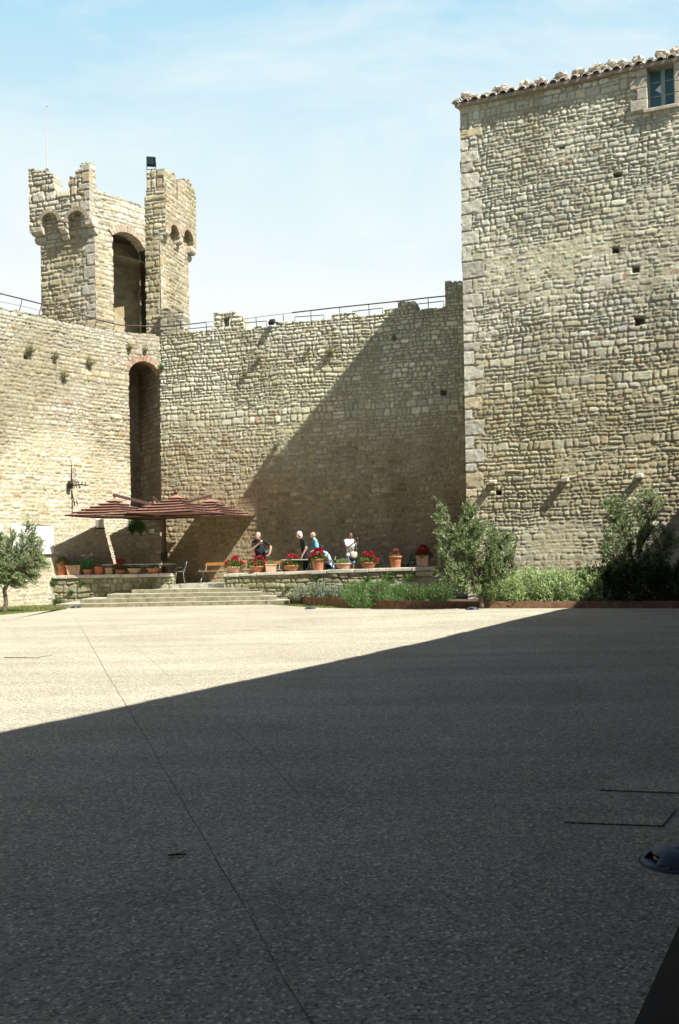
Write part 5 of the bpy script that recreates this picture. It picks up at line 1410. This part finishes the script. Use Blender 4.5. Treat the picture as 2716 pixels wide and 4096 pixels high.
# ------------------------------------------------------------------ wall fittings on the left wall
def banner(label, x0, y0, x1, y1, sd):
    u0, zt_ = LW.uz(x0, y0); u1, zb_ = LW.uz(x1, y1)
    zt_ = LW.uz((x0 + x1) / 2, y0 + 3)[1]
    t = thing('banner', label, 'banner', tuple(LW.pt((u0 + u1) / 2, zb_, .05)))
    nu, nv = 24, 16; V = []; F = []
    for j in range(nv + 1):
        for i in range(nu + 1):
            u = u0 + (u1 - u0) * i / nu; z = zb_ + (zt_ - zb_) * j / nv
            V.append(tuple(LW.pt(u, z, .08 + .012 * math.sin(u * 7 + sd) + .008 * math.sin(z * 9 + u * 3))))
    for j in range(nv):
        for i in range(nu): F.append((j * (nu + 1) + i, j * (nu + 1) + i + 1, (j + 1) * (nu + 1) + i + 1, (j + 1) * (nu + 1) + i))
    mb = MB(); mb.add(V, F); o = mb.build('sheet', M['white'], t, True, world=True); md = o.modifiers.new('thickness', 'SOLIDIFY'); md.thickness = .006
    for nm, z in (('top_bar', zt_), ('bottom_bar', zb_)):
        mb = MB(); mb.tube([LW.pt(u0, z, .08), LW.pt(u1, z, .08)], .016, 6); mb.build(nm, M['iron' if nm == 'bottom_bar' else 'silver'], t, world=True)
banner('blank white banner on the left wall behind the olive tree', 39, 2098, 210, 2218, 0.)
banner('blank white banner cut off by the left picture edge', -170, 2094, 8, 2209, 2.)
bp = LW.hit(285, 1940)
IP = Plane(LW.pt(LW.uz(285, 1940)[0], 0, .05), NL)
br = thing('iron_bracket', 'scrolled wrought iron sign bracket with spikes on the left wall', 'wall bracket', tuple(bp))
def Z7(x, y): return IP.hit(x / 9.8 + 230, y / 9.8 + 1840)
mb = MB(); mb.tube([Z7(548, 100), Z7(540, 450), Z7(545, 1000), Z7(555, 1320)], [.018, .03, .035, .032], 6); mb.tube([Z7(570, 1300), Z7(600, 1480), Z7(650, 1620), Z7(680, 1780)], .022, 6); mb.build('wall_bar', M['iron'], br, True, world=True)
mb = MB(); mb.tube([Z7(545, 1020), Z7(700, 990), Z7(900, 965), Z7(1150, 995)], [.02, .022, .03, .022], 6)
for xs in (830, 960, 1095): mb.tube([Z7(xs, 975), Z7(xs - 5, 900), Z7(xs - 12, 845)], [.024, .016, .006], 6); mb.tube([Z7(xs - 32, 860), Z7(xs, 890), Z7(xs + 28, 858)], .009, 5)
for xs in (740, 860): mb.tube([Z7(xs, 985), Z7(xs - 5, 1050), Z7(xs + 3, 1120)], [.022, .012, .004], 6)
mb.build('arm', M['iron'], br, True, world=True)
mb = MB()
def spiral(cx_, cy_, r0, r1, a0, turns, n=26):
    return [Z7(cx_ + (r0 + (r1 - r0) * k / n) * math.cos(a0 + turns * 6.283 * k / n), cy_ + (r0 + (r1 - r0) * k / n) * math.sin(a0 + turns * 6.283 * k / n)) for k in range(n + 1)]
mb.tube([Z7(575, 790), Z7(680, 640), Z7(725, 500), Z7(715, 380), Z7(650, 320)] + spiral(635, 430, 100, 15, -1.6, -1.6), .011, 5)
mb.tube([Z7(560, 800), Z7(600, 790)] + spiral(660, 890, 105, 12, -2.2, 1.9), .012, 5)
mb.tube([Z7(640, 1000), Z7(760, 930), Z7(800, 830), Z7(740, 740), Z7(670, 760)], .011, 5)
mb.tube(spiral(870, 1065, 45, 8, 3.2, -1.5), .010, 5); mb.tube(spiral(630, 1080, 45, 8, 0, 1.5), .010, 5)
mb.tube([Z7(520, 1640), Z7(640, 1620), Z7(740, 1660), Z7(800, 1770)], .014, 5); mb.tube([Z7(755, 1540), Z7(770, 1640), Z7(800, 1770)], [.008, .018, .01], 5); mb.tube([Z7(530, 1500), Z7(555, 1570), Z7(545, 1640)], .016, 5)
mb.build('scrollwork', M['iron'], br, True, world=True)
sp = thing('spotlight', 'small black spotlight clamped beside the iron bracket with a thin cable', 'spotlight', tuple(LW.hit(270, 1940)))
q = LW.pt(*LW.uz(271, 1938), .16)
mb = MB(); mb.box(q, (.16, .2, .2), .7, tilt=(.5, 0)); mb.box(q + np.array([-.02, .02, -.12]), (.15, .14, .1), .6); bevel(mb.build('housing', M['dark_iron'], sp, world=True), .015)
mb = MB(); mb.tube([LW.pt(*LW.uz(279, 1925), .0), q], .014, 5); mb.build('arm', M['dark_iron'], sp, True, world=True)
mb = MB(); mb.tube([LW.pt(*LW.uz(274, 1950), .02), LW.pt(*LW.uz(276, 2020), .015), LW.pt(*LW.uz(279, 2300), .015)], .006, 4); mb.build('cable', M['iron'], sp, True, world=True)
wl = LW.uz(392, 2094)
wb_ = thing('wall_lamp', 'small white box lamp on the left wall under the parasol edge', 'lamp', tuple(LW.pt(*wl)))
mb = MB(); mb.box(LW.pt(*wl, .11), (.26, .2, .34), math.atan2(DL[1], DL[0])); bevel(mb.build('housing', M['white'], wb_, world=True), .02)
mb = MB(); mb.box(LW.pt(wl[0], wl[1] - .2, .13), (.3, .26, .035), math.atan2(DL[1], DL[0])); mb.build('shade', M['dark_iron'], wb_, world=True)
# white crate and loose blocks on the rubble ledge
cb = CH.pt(.86, z_led + .02, .0)
bx = thing('white_box', 'small white box standing on the rubble ledge of the slot', 'box', tuple(cb), math.atan2(CH.d[1], CH.d[0]))
mb = MB(); mb.box((0, 0, .06), (.19, .16, .16)); bevel(mb.build('body', M['white'], bx), .008)
mb = MB(); mb.box((0, 0, .148), (.20, .17, .014)); mb.build('lid', M['white'], bx)
hp = [CH.pt(.2, z_led + .1, .1), CH.pt(.42, z_led + .16, .13), CH.pt(.6, z_led + .02, .14), CH.pt(.63, z_led - .4, .13), CH.pt(.58, 1.4, .13), CH.pt(.57, .72, .13)]
mb = MB(); mb.tube(hp, .012, 6)
ho = mb.build('hose', mat_plain('pale_hose', (.62, .58, .48), .6, var=.1), None, True); tag(ho, 'pale thin hose hanging down from the rubble ledge of the slot', 'hose')

# ------------------------------------------------------------------ things set in the paving
def dome_light(px, py, label, rz=0.0, pos=None):
    p = on_paving(px, py) if pos is None else pos
    t = thing('ground_light', label, 'ground light', (p[0], p[1], p[2] + .001), rz)
    mb = MB(); mb.lathe([(.185, 0), (.185, .006), (.172, .014), (.155, .016)], seg=40); mb.build('rim', M['lamp_metal'], t, True)
    mb = MB(); mb.lathe([(.198, .0005), (.198, .003), (.186, .003)], seg=40); mb.build('seating_gap', M['joint'], t)
    for k_ in range(4):
        mb = MB(); a_ = math.pi / 2 * k_; mb.lathe([(.008, .0), (.008, .005), (.0001, .006)], (.172 * math.cos(a_), .172 * math.sin(a_), .014), seg=8); mb.build('screw', M['silver'], t)
    V = []; F = []; n = 48; prof_ = [(.172, .012), (.160, .03), (.138, .052), (.105, .068), (.06, .078), (.0001, .081)]
    for r_, z in prof_:
        for k in range(n): V.append((r_ * math.cos(2 * math.pi * k / n), r_ * math.sin(2 * math.pi * k / n), z))
    for i in range(len(prof_) - 1):
        for k in range(n):
            a = (2 * math.pi * (k + .5) / n) % (math.pi / 2); slot = abs(a - math.pi / 4) < .42
            if slot and i in (0, 1): continue
            F.append((i * n + k, i * n + (k + 1) % n, (i + 1) * n + (k + 1) % n, (i + 1) * n + k))
    mb = MB(); mb.add(V, F); o = mb.build('hood', M['lamp_metal'], t, True); md = o.modifiers.new('thickness', 'SOLIDIFY'); md.thickness = .008
    mb = MB(); mb.lathe([(.14, .014), (.13, .035), (.10, .05), (.0001, .055)], seg=24); mb.build('lens', M['lamp_dark'], t, True)
    return t
dome_light(2722, 3452, 'blue grey domed ground light close to the viewer at the right picture edge', math.radians(8 + 45))
dome_light(302, 2432, 'domed ground light in the paving by the left foot of the steps', .3)
dome_light(1241, 2436, 'domed ground light at the paving edge in front of the silvery shrub', .8)
dome_light(1889, 2439, 'domed ground light at the paving edge beside the middle olive trunk', .5)
def cover(pxs, label, gap=.012, front=.012):
    P = [on_paving(*q) for q in pxs]; c = sum(P) / 4
    t = thing('inspection_cover', label, 'cover', (c[0], c[1], 0.0))
    loc = [p - np.array([c[0], c[1], 0]) for p in P]
    mb = MB()
    def lp(k, z): return [tuple((l[:2] * (1 + k / np.linalg.norm(l[:2])))) for l in loc]
    mb.prism(lp(gap, 0), .001, .004); mb.build('frame', M['joint'], t)
    mb = MB(); L2_ = lp(0, 0); L2_[0] = (L2_[0][0], L2_[0][1] + front); L2_[1] = (L2_[1][0], L2_[1][1] + front)
    mb.prism(L2_, .003, .008); mb.build('lid', M['paving'], t)
cover([(2260, 3292), (2650, 3307), (2703, 3243), (2327, 3238)], 'smaller square inspection cover cut into the paving near the right edge', .004, .002)
cover([(2400, 3163), (2860, 3180), (2960, 3032), (2560, 3020)], 'larger inspection cover with a wide dark front gap in the paving', .003, .008)
def stick(pxs, label, r_):
    P = [on_paving(*q) for q in pxs]; P = [(p[0], p[1], p[2] + r_ + .002 + (.006 if i % 2 else 0)) for i, p in enumerate(P)]
    mb = MB(); mb.tube(P, [r_ * (1 - .12 * i) for i in range(len(P))], 5)
    q = np.array(P[1]); mb.tube([q, q + np.array([.05, .04, .012])], [r_ * .5, r_ * .25], 4)
    tag(mb.build('stick', M['twig'], None, True), label, 'stick')
stick([(674, 3427), (700, 3429), (722, 3424), (744, 3426)], 'short dry stick lying in the shaded paving', .006)
stick([(16, 2632), (90, 2633), (150, 2634), (165, 2630), (207, 2624)], 'long thin dry stick lying on the sunlit paving at left', .006)

# ------------------------------------------------------------------ people
def fuse(name, mb, mat, parent, voxel, smooth=4):
    """one continuous surface from overlapping tapered volumes"""
    me = bpy.data.meshes.new(name); me.from_pydata(mb.v, [], mb.f); me.update()
    o = bpy.data.objects.new(name, me); C.objects.link(o)
    m = o.modifiers.new('r', 'REMESH'); m.mode = 'VOXEL'; m.voxel_size = voxel; m.use_smooth_shade = True
    if smooth: s_ = o.modifiers.new('s', 'SMOOTH'); s_.iterations = smooth; s_.factor = .5
    dg = bpy.context.evaluated_depsgraph_get(); ev = o.evaluated_get(dg)
    me2 = bpy.data.meshes.new_from_object(ev); me2.name = name
    bpy.data.objects.remove(o)
    me2.materials.clear()
    return link(name, me2, mat, parent, True)
def V3(*a): return Vector(a)
def hand(mb, wrist, d, palm_n, curl, side, k=1.0):
    """five separate fingers; d along the hand, palm_n out of the palm, side = direction of the thumb"""
    d = Vector(d).normalized(); pn = Vector(palm_n); pn = (pn - d * pn.dot(d)).normalized(); sd = d.cross(pn).normalized() * side
    w = Vector(wrist)
    for q in (-.026, 0, .026): mb.capsule(w + sd * q * .6 * k, .019 * k, w + d * .085 * k + sd * q * 1.15 * k, .014 * k)
    for i, (q, L) in enumerate(((.034, .075), (.012, .085), (-.011, .079), (-.033, .062))):
        p = w + d * .088 * k + sd * q * k; ang = 0.0
        for s_, f in ((.45, .35), (.32, .75), (.26, .6)):
            ang += curl * f
            v = d * math.cos(ang) + pn * math.sin(ang); n = p + v * L * s_ * k
            mb.capsule(p, .0098 * k, n, .0088 * k, 8); p = n
    p = w + d * .028 * k + sd * .03 * k
    for s_, a in ((.042, .9), (.034, .55), (.026, .3)):
        v = (d * math.cos(a) + sd * math.sin(a) + pn * .35 * curl).normalized(); n = p + v * s_ * k; mb.capsule(p, .0115 * k, n, .0098 * k, 8); p = n
def add_head(mb, neck, ht, yaw, pitch, k=1.0):
    """ht: head centre"""
    Mx = Matrix.Rotation(yaw, 3, 'Z') @ Matrix.Rotation(pitch, 3, 'X')
    h = Vector(ht); f = lambda x, y, z: h + Mx @ Vector((x * k, y * k, z * k))
    mb.capsule(neck, .062 * k, f(0, .015, -.06), .056 * k)
    mb.ball(f(0, .012, .03), (.076 * k, .094 * k, .094 * k), 16, 12, M=Mx)
    mb.ball(f(0, -.028, -.035), (.060 * k, .068 * k, .082 * k), 14, 10, M=Mx)
    mb.ball(f(0, -.055, -.088), (.034 * k, .034 * k, .026 * k), 10, 7, M=Mx)
    mb.capsule(f(0, -.088, .012), .012 * k, f(0, -.113, -.028), .017 * k, 8)
    for s_ in (-1, 1):
        mb.ball(f(s_ * .078, .008, -.004), (.012 * k, .026 * k, .036 * k), 8, 7, M=Mx)
        mb.ball(f(s_ * .036, -.072, -.03), (.022 * k, .02 * k, .022 * k), 8, 6, M=Mx)
        mb.capsule(f(s_ * .016, -.088, .033), .011 * k, f(s_ * .052, -.075, .03), .010 * k, 6)
    mb.capsule(f(-.02, -.088, -.062), .009 * k, f(.02, -.088, -.062), .009 * k, 6)
    return f, Mx
def face_marks(f, Mx, parent, hair, k=1.0):
    for s_ in (-1, 1):
        mb = MB(); mb.ball(f(s_ * .033, -.082, .012), (.012 * k, .008 * k, .007 * k), 8, 6, M=Mx); mb.build('eye', M['eye'], parent, True)
    mb = MB(); mb.capsule(f(-.02, -.0965, -.062), .0045 * k, f(.02, -.0965, -.062), .0045 * k, 6); mb.build('mouth', M['lip'], parent, True)
def person(label, loc, rz, J, skin, shirt, trousers, hair, belly=0.0, sleeve=.62, short=None, hairstyle='short', yaw=0.0, pitch=0.0, k=1.0, hands=None, female=False, hem=.86):
    t = thing('person', label, 'person', loc, rz)
    t.scale = (k, k, k)
    g = lambda n: Vector(J[n])
    mb = MB()
    sw_ = .175 if female else .20
    pel, che, nek = g('pelvis'), g('chest'), g('neck')
    def torso(mb, e):
        ax = (nek - pel).normalized(); rt = (g('sR') - g('sL')); rt = (rt - ax * rt.dot(ax)).normalized(); fw = ax.cross(rt)
        B = Matrix((rt, -fw, ax)).transposed()
        Bn = Matrix((rt, fw, ax)).transposed()
        mb.ball(pel, (.165 + e, .115 + e, .13 + e), 16, 10, M=Bn)
        mid = pel.lerp(che, .5)
        mb.ball(mid - fw * 0, (.150 + e + belly * .35, .11 + e + belly, .20 + e), 16, 10, M=Bn)
        mb.ball(che, (.172 + e, .118 + e, .19 + e), 16, 10, M=Bn)
        mb.capsule(g('sL').lerp(nek, .25), .062 + e, g('sR').lerp(nek, .25), .062 + e)
        mb.capsule(g('sL'), .062 + e, che, .09 + e); mb.capsule(g('sR'), .062 + e, che, .09 + e)
        mb.capsule(che, .1 + e, nek, .058 + e * .5)
        if female:
            for s_ in (-1, 1): mb.ball(che + rt * .075 * s_ + fw * .085 - ax * .01, (.065 + e, .06 + e, .065 + e), 10, 8, M=Bn)
        return ax, rt, fw
    ax, rt, fw = torso(mb, 0)
    ak = .88 if female else 1.0
    for s_ in 'LR':
        S, E_, W_ = g('s' + s_), g('e' + s_), g('w' + s_)
        mb.capsule(S, .056 * ak, E_, .043 * ak); mb.capsule(E_, .043 * ak, E_.lerp(W_, .35), .042 * ak); mb.capsule(E_.lerp(W_, .35), .042 * ak, W_, .028 * ak)
        H_, Kn, An, To = g('h' + s_), g('k' + s_), g('a' + s_), g('t' + s_)
        mb.capsule(H_, .092, Kn, .058); mb.capsule(Kn, .056, Kn.lerp(An, .35), .058); mb.capsule(Kn.lerp(An, .35), .058, An, .037)
        mb.capsule(An - Vector((0, 0, .03)), .038, To, .032)
        hd = (hands or {}).get(s_, {})
        hand(mb, W_, hd.get('d', (W_ - E_)), hd.get('n', (0, 1, 0)), hd.get('curl', .35), hd.get('side', 1 if s_ == 'L' else -1))
    f, Mx = add_head(mb, nek, g('head'), yaw, pitch)
    fuse('body', mb, M[skin], t, .0085, 3)
    face_marks(f, Mx, t, hair)
    # shirt
    mb = MB(); e = .016
    torso(mb, e)
    hp = pel + ax * 0
    mb.ball(pel + ax * .0 - ax * (.95 - hem - .02), (.182 + e, .135 + e + belly * .7, .10), 16, 10)
    for s_ in 'LR':
        S, E_ = g('s' + s_), g('e' + s_); Q = S.lerp(E_, sleeve)
        mb.capsule(S, .068 * ak + .004, Q, .064 * ak)
    sh = fuse('shirt', mb, M[shirt], t, .013, 4)
    # trousers
    mb = MB(); mb.ball(pel - ax * .05, (.162, .118 + belly * .4, .13), 16, 10)
    for s_ in 'LR':
        H_, Kn, An = g('h' + s_), g('k' + s_), g('a' + s_)
        if short is None:
            mb.capsule(H_, .106, Kn, .074); mb.capsule(Kn, .072, An + Vector((0, 0, .02)), .06)
        else:
            mb.capsule(H_, .108, H_.lerp(Kn, short), .10)
    fuse('trousers' if short is None else 'shorts', mb, M[trousers], t, .014, 4)
    for s_ in 'LR':
        mb = MB(); An, To = g('a' + s_), g('t' + s_)
        mb.capsule(An - Vector((0, 0, .035)), .046, To, .038); fuse('shoe', mb, M['shoe'], t, .012, 2)
    # hair
    mb = MB()
    if hairstyle != 'bald':
        rr = {'short': 1.1, 'thick': 1.12, 'bun': 1.06}[hairstyle]
        mb.ball(f(0, .028, .052), (.080 * rr, .092 * rr, .084 * rr), 14, 10, M=Mx)
        mb.ball(f(0, .058, .0), (.074 * rr, .062 * rr, .075 * rr), 12, 8, M=Mx)
        if hairstyle == 'thick':
            mb.ball(f(0, .075, -.05), (.066, .045, .06), 10, 8, M=Mx)
            for s_ in (-1, 1): mb.ball(f(s_ * .07, .02, -.005), (.016, .035, .045), 8, 6, M=Mx)
        if hairstyle == 'bun': mb.ball(f(0, .115, .045), (.05, .045, .05), 10, 8, M=Mx); mb.ball(f(0, .075, -.03), (.06, .05, .06), 10, 8, M=Mx)
        fuse('hair', mb, M[hair], t, .011, 2)
    else:
        mb.ball(f(0, .06, -.01), (.0765, .05, .05), 12, 8, M=Mx); fuse('hair', mb, M[hair], t, .010, 2)
    return t
BASE = dict(pelvis=(0, 0, .96), chest=(0, .01, 1.29), neck=(0, .005, 1.53), head=(0, -.015, 1.665), sL=(.19, .01, 1.445), sR=(-.19, .01, 1.445), eL=(.27, .04, 1.16), eR=(-.27, .04, 1.16), wL=(.28, -.06, .92), wR=(-.28, -.06, .92),
            hL=(.09, 0, .92), hR=(-.09, 0, .92), kL=(.10, -.02, .50), kR=(-.10, -.02, .50), aL=(.105, .03, .09), aR=(-.105, .03, .09), tL=(.115, -.15, .035), tR=(-.115, -.15, .035))
def J(**k): d = dict(BASE); d.update(k); return d
def stand(x, Y): X = pxX(x, Y); return (X, Y, tz(X))
# in local space the figure faces -Y; local +X is to the right of the picture when rz = 0
p1 = stand(1040, 36.55)
person('heavy grey haired man in a black T-shirt and light jeans, hand raised to his neck', p1, math.radians(-8),
       J(head=(-.045, -.06, 1.655), neck=(-.02, 0, 1.53), sL=(.205, .0, 1.47), sR=(-.215, .0, 1.43), eR=(-.255, -.15, 1.17), wR=(.035, -.23, 1.385), eL=(.40, .02, 1.25), wL=(.37, -.10, 1.00)),
       'skin', 'black_cloth', 'jeans', 'hair_grey', belly=.075, sleeve=.66, yaw=math.radians(-12), pitch=math.radians(10), k=1.03, hem=.85,
       hands={'R': dict(d=(.55, -.1, .6), n=(0, 1, .2), curl=.8, side=-1), 'L': dict(d=(-.7, -.25, -.45), n=(-.3, .9, .2), curl=.6, side=1)})
bg_ = thing('shoulder_bag', 'small black camera bag slung at the side of the man with the raised hand', 'bag', (p1[0] + .26, p1[1] - .12, p1[2] + .98))
mb = MB(); mb.box((0, 0, .12), (.17, .13, .22)); bevel(mb.build('pouch', M['black_bag'], bg_), .03, 2)
mb = MB(); mb.box((.0, -.07, .15), (.13, .02, .09)); bevel(mb.build('flap', M['grey_iron'], bg_), .008)
mb = MB(); mb.tube([(0, -.02, .22), (-.08, -.12, .42), (-.2, -.17, .5), (-.36, -.12, .60)], .012, 6); mb.build('strap', M['black_bag'], bg_, True)
p2 = stand(1222, 36.35)
person('white haired man in a black T-shirt seen from the side, stooping over the table', p2, math.radians(-80),
       J(pelvis=(0, .05, .95), chest=(0, -.03, 1.26), neck=(0, -.12, 1.50), head=(0, -.22, 1.625), sL=(.18, -.07, 1.42), sR=(-.19, -.09, 1.42), eL=(.24, -.0, 1.15), wL=(.20, -.14, .90), eR=(-.22, -.10, 1.13), wR=(-.15, -.26, .88),
         hL=(.09, .05, .92), hR=(-.09, .05, .92)), 'skin', 'black_cloth', 'darkjeans', 'hair_white', belly=.04, hairstyle='thick', pitch=math.radians(12), k=1.03, sleeve=.6)
p3 = stand(1262, 36.7)
person('bald man in a light blue T-shirt seen from the side, holding out his forearm', p3, math.radians(-82),
       J(chest=(0, .0, 1.29), neck=(0, -.04, 1.53), head=(0, -.085, 1.66), sL=(.19, -.01, 1.45), sR=(-.19, -.01, 1.45), eL=(.23, .03, 1.13), wL=(.17, -.21, 1.045), eR=(-.24, .0, 1.15), wR=(-.16, -.22, 1.08)),
       'skin', 'blue_cloth', 'darkjeans', 'hair_grey', belly=.05, hairstyle='bald', pitch=math.radians(8), k=1.0, sleeve=.66,
       hands={'L': dict(d=(-.1, -1, -.05), n=(0, 0, -1), curl=.7, side=-1)})
p4 = stand(1318, 36.3)
person('dark haired person in a pale blue shirt sitting bent forward, facing left', p4, math.radians(-82),
       J(pelvis=(0, .04, .54), chest=(0, -.09, .85), neck=(0, -.22, 1.05), head=(0, -.30, 1.165), sL=(.17, -.14, .985), sR=(-.17, -.14, .985), eL=(.22, -.24, .73), wL=(.10, -.45, .73), eR=(-.22, -.24, .73), wR=(-.10, -.45, .73),
         hL=(.09, .0, .52), hR=(-.09, .0, .52), kL=(.12, -.42, .50), kR=(-.12, -.42, .50), aL=(.12, -.40, .09), aR=(-.12, -.36, .09), tL=(.13, -.56, .035), tR=(-.13, -.52, .035)),
       'skin_brown', 'paleblue_cloth', 'darkjeans', 'hair_dark', hairstyle='thick', pitch=math.radians(22), k=.98, sleeve=.6)
p5 = stand(1402, 36.0)
person('woman in a white T-shirt and denim shorts holding up a phone', p5, math.radians(28),
       J(head=(.0, -.02, 1.66), eL=(.25, -.14, 1.24), wL=(.14, -.36, 1.44), eR=(-.21, -.15, 1.19), wR=(.03, -.36, 1.43), hL=(.085, 0, .92), hR=(-.085, 0, .92), kL=(.10, -.02, .50), kR=(-.07, -.01, .50)),
       'skin_brown', 'white_cloth', 'shorts', 'hair_dark', hairstyle='bun', k=.955, sleeve=.55, short=.62, female=True, pitch=math.radians(-4), hem=.88,
       hands={'L': dict(d=(-.25, -.35, .8), n=(-1, 0, 0), curl=.7, side=1), 'R': dict(d=(.25, -.35, .8), n=(1, 0, 0), curl=.7, side=-1)})
q = Matrix.Rotation(math.radians(28), 3, 'Z') @ Vector((.085, -.43, 1.50)) * .955 + Vector(p5)
ph = thing('phone', 'black phone held up by the woman in white', 'phone', tuple(q), math.radians(28))
mb = MB(); mb.box((0, 0, 0), (.15, .01, .075)); bevel(mb.build('body', M['phone'], ph), .004)
mb = MB(); mb.ball((-.05, -.006, .022), (.008, .003, .008)); mb.build('lens', M['lamp_dark'], ph)
q = Matrix.Rotation(math.radians(28), 3, 'Z') @ Vector((.06, -.17, .93)) * .955 + Vector(p5)
hb = thing('shoulder_bag', 'beige crossbody bag hanging in front of the woman in white', 'bag', tuple(q), math.radians(28))
mb = MB(); mb.lathe([(.001, -.13), (.07, -.125), (.12, -.08), (.14, .0), (.135, .08), (.12, .11)], seg=20, sq=.42); mb.build('pouch', M['canvas_bag'], hb, True)
mb = MB(); mb.tube([(-.12, .02, .10), (-.165, .07, .26), (-.15, .14, .40), (-.10, .2, .5)], .011, 6); mb.tube([(.12, 0, .10), (.115, -.005, .25), (.09, -.012, .38), (.075, .05, .49), (.07, .14, .56)], .011, 6); mb.build('strap', M['canvas_bag'], hb, True)
SKYC = [(.93, .97, .95), (.91, .96, .96), (.66, .85, .93), (.42, .71, .89), (.30, .62, .86)]; SKYK = 10.6

# ------------------------------------------------------------------ camera, sun, sky
cam = bpy.data.objects.new('camera', bpy.data.cameras.new('camera')); C.objects.link(cam)
cd = cam.data; cd.sensor_fit = 'AUTO'; cd.sensor_width = 36; cd.lens = 35; cd.shift_y = SHIFT / 4096; cd.clip_end = 3000; cd.clip_start = .05
cam.matrix_world = Matrix(((cr, sr, 0, 0), (0, 0, -1, 0), (-sr, cr, 0, EYE), (0, 0, 0, 1)))
SC.camera = cam
sl = bpy.data.lights.new('sun', 'SUN'); so = bpy.data.objects.new('sun', sl); C.objects.link(so)
sl.energy = 5.0; sl.angle = math.radians(.5); sl.color = (1.0, .96, .88)
so.rotation_euler = Vector(SUN).to_track_quat('Z', 'Y').to_euler(); so.location = (8, -10, 30)
w = bpy.data.worlds.new('World'); SC.world = w; w.use_nodes = True
nt = w.node_tree; bg = nt.nodes['Background']
sky = nt.nodes.new('ShaderNodeTexSky'); sky.sky_type = 'NISHITA'; sky.sun_disc = False
sky.sun_elevation = SUN_EL; sky.sun_rotation = math.atan2(SUN[0], SUN[1])
sky.air_density = 1.0; sky.dust_density = 1.6; sky.ozone_density = 1.0; sky.altitude = 500
# cloud brightness added only ahead, white to pale blue; dimmer sky elsewhere deepens the shade
def math_(op, a, b=None, clamp=False):
    n = nt.nodes.new('ShaderNodeMath'); n.operation = op; n.use_clamp = clamp
    for i, q in enumerate((a, b)):
        if q is None: continue
        if isinstance(q, (int, float)): n.inputs[i].default_value = q
        else: nt.links.new(q, n.inputs[i])
    return n.outputs[0]
tc = nt.nodes.new('ShaderNodeTexCoord')
sx = nt.nodes.new('ShaderNodeSeparateXYZ'); nt.links.new(tc.outputs['Generated'], sx.inputs[0])
mp = nt.nodes.new('ShaderNodeMapping'); mp.inputs['Scale'].default_value = (1.0, 1.0, 3.0); mp.inputs['Rotation'].default_value = (0, .18, 0); nt.links.new(tc.outputs['Generated'], mp.inputs['Vector'])
n1 = noise(nt, 2.4, 8, .6, vec=mp.outputs[0]); n1.inputs['Distortion'].default_value = .5
n2 = noise(nt, 1.1, 3, .5, vec=mp.outputs[0])
elev = math_('ADD', sx.outputs['Z'], math_('MULTIPLY', math_('SUBTRACT', n2.outputs['Fac'], .5), .22))
bank = ramp(nt, elev, [(.0, SKYC[0]), (.26, SKYC[1]), (.37, SKYC[2]), (.48, SKYC[3]), (.66, SKYC[4])])
wisp = ramp(nt, n1.outputs['Fac'], [(.45, 0), (.72, .85)])
pb = mul(nt, bank.outputs['Color'], SKYC[0], 'MIX'); nt.links.new(wisp.outputs['Color'], pb.inputs[0])
sc_ = mul(nt, pb.outputs[2], (SKYK, SKYK, SKYK))
ahead = math_('MULTIPLY', ramp(nt, math_('DIVIDE', sx.outputs['Y'], math_('SQRT', math_('ADD', math_('MULTIPLY', sx.outputs['X'], sx.outputs['X']), math_('MULTIPLY', sx.outputs['Y'], sx.outputs['Y'])))), [(.78, 0), (.93, 1)]).outputs['Color'], ramp(nt, sx.outputs['Z'], [(.50, 1), (.68, 0)]).outputs['Color'])
mx = mul(nt, sky.outputs['Color'], sc_.outputs[2], 'MIX'); nt.links.new(ahead, mx.inputs[0])
nt.links.new(mx.outputs[2], bg.inputs['Color']); bg.inputs['Strength'].default_value = .05
SC.view_settings.view_transform = 'Standard'; SC.view_settings.look = 'None'; SC.view_settings.exposure = .98; SC.view_settings.gamma = 1
SC.cycles.use_denoising = True
SC.cycles.max_bounces = 6; SC.cycles.diffuse_bounces = 3; SC.cycles.transparent_max_bounces = 6
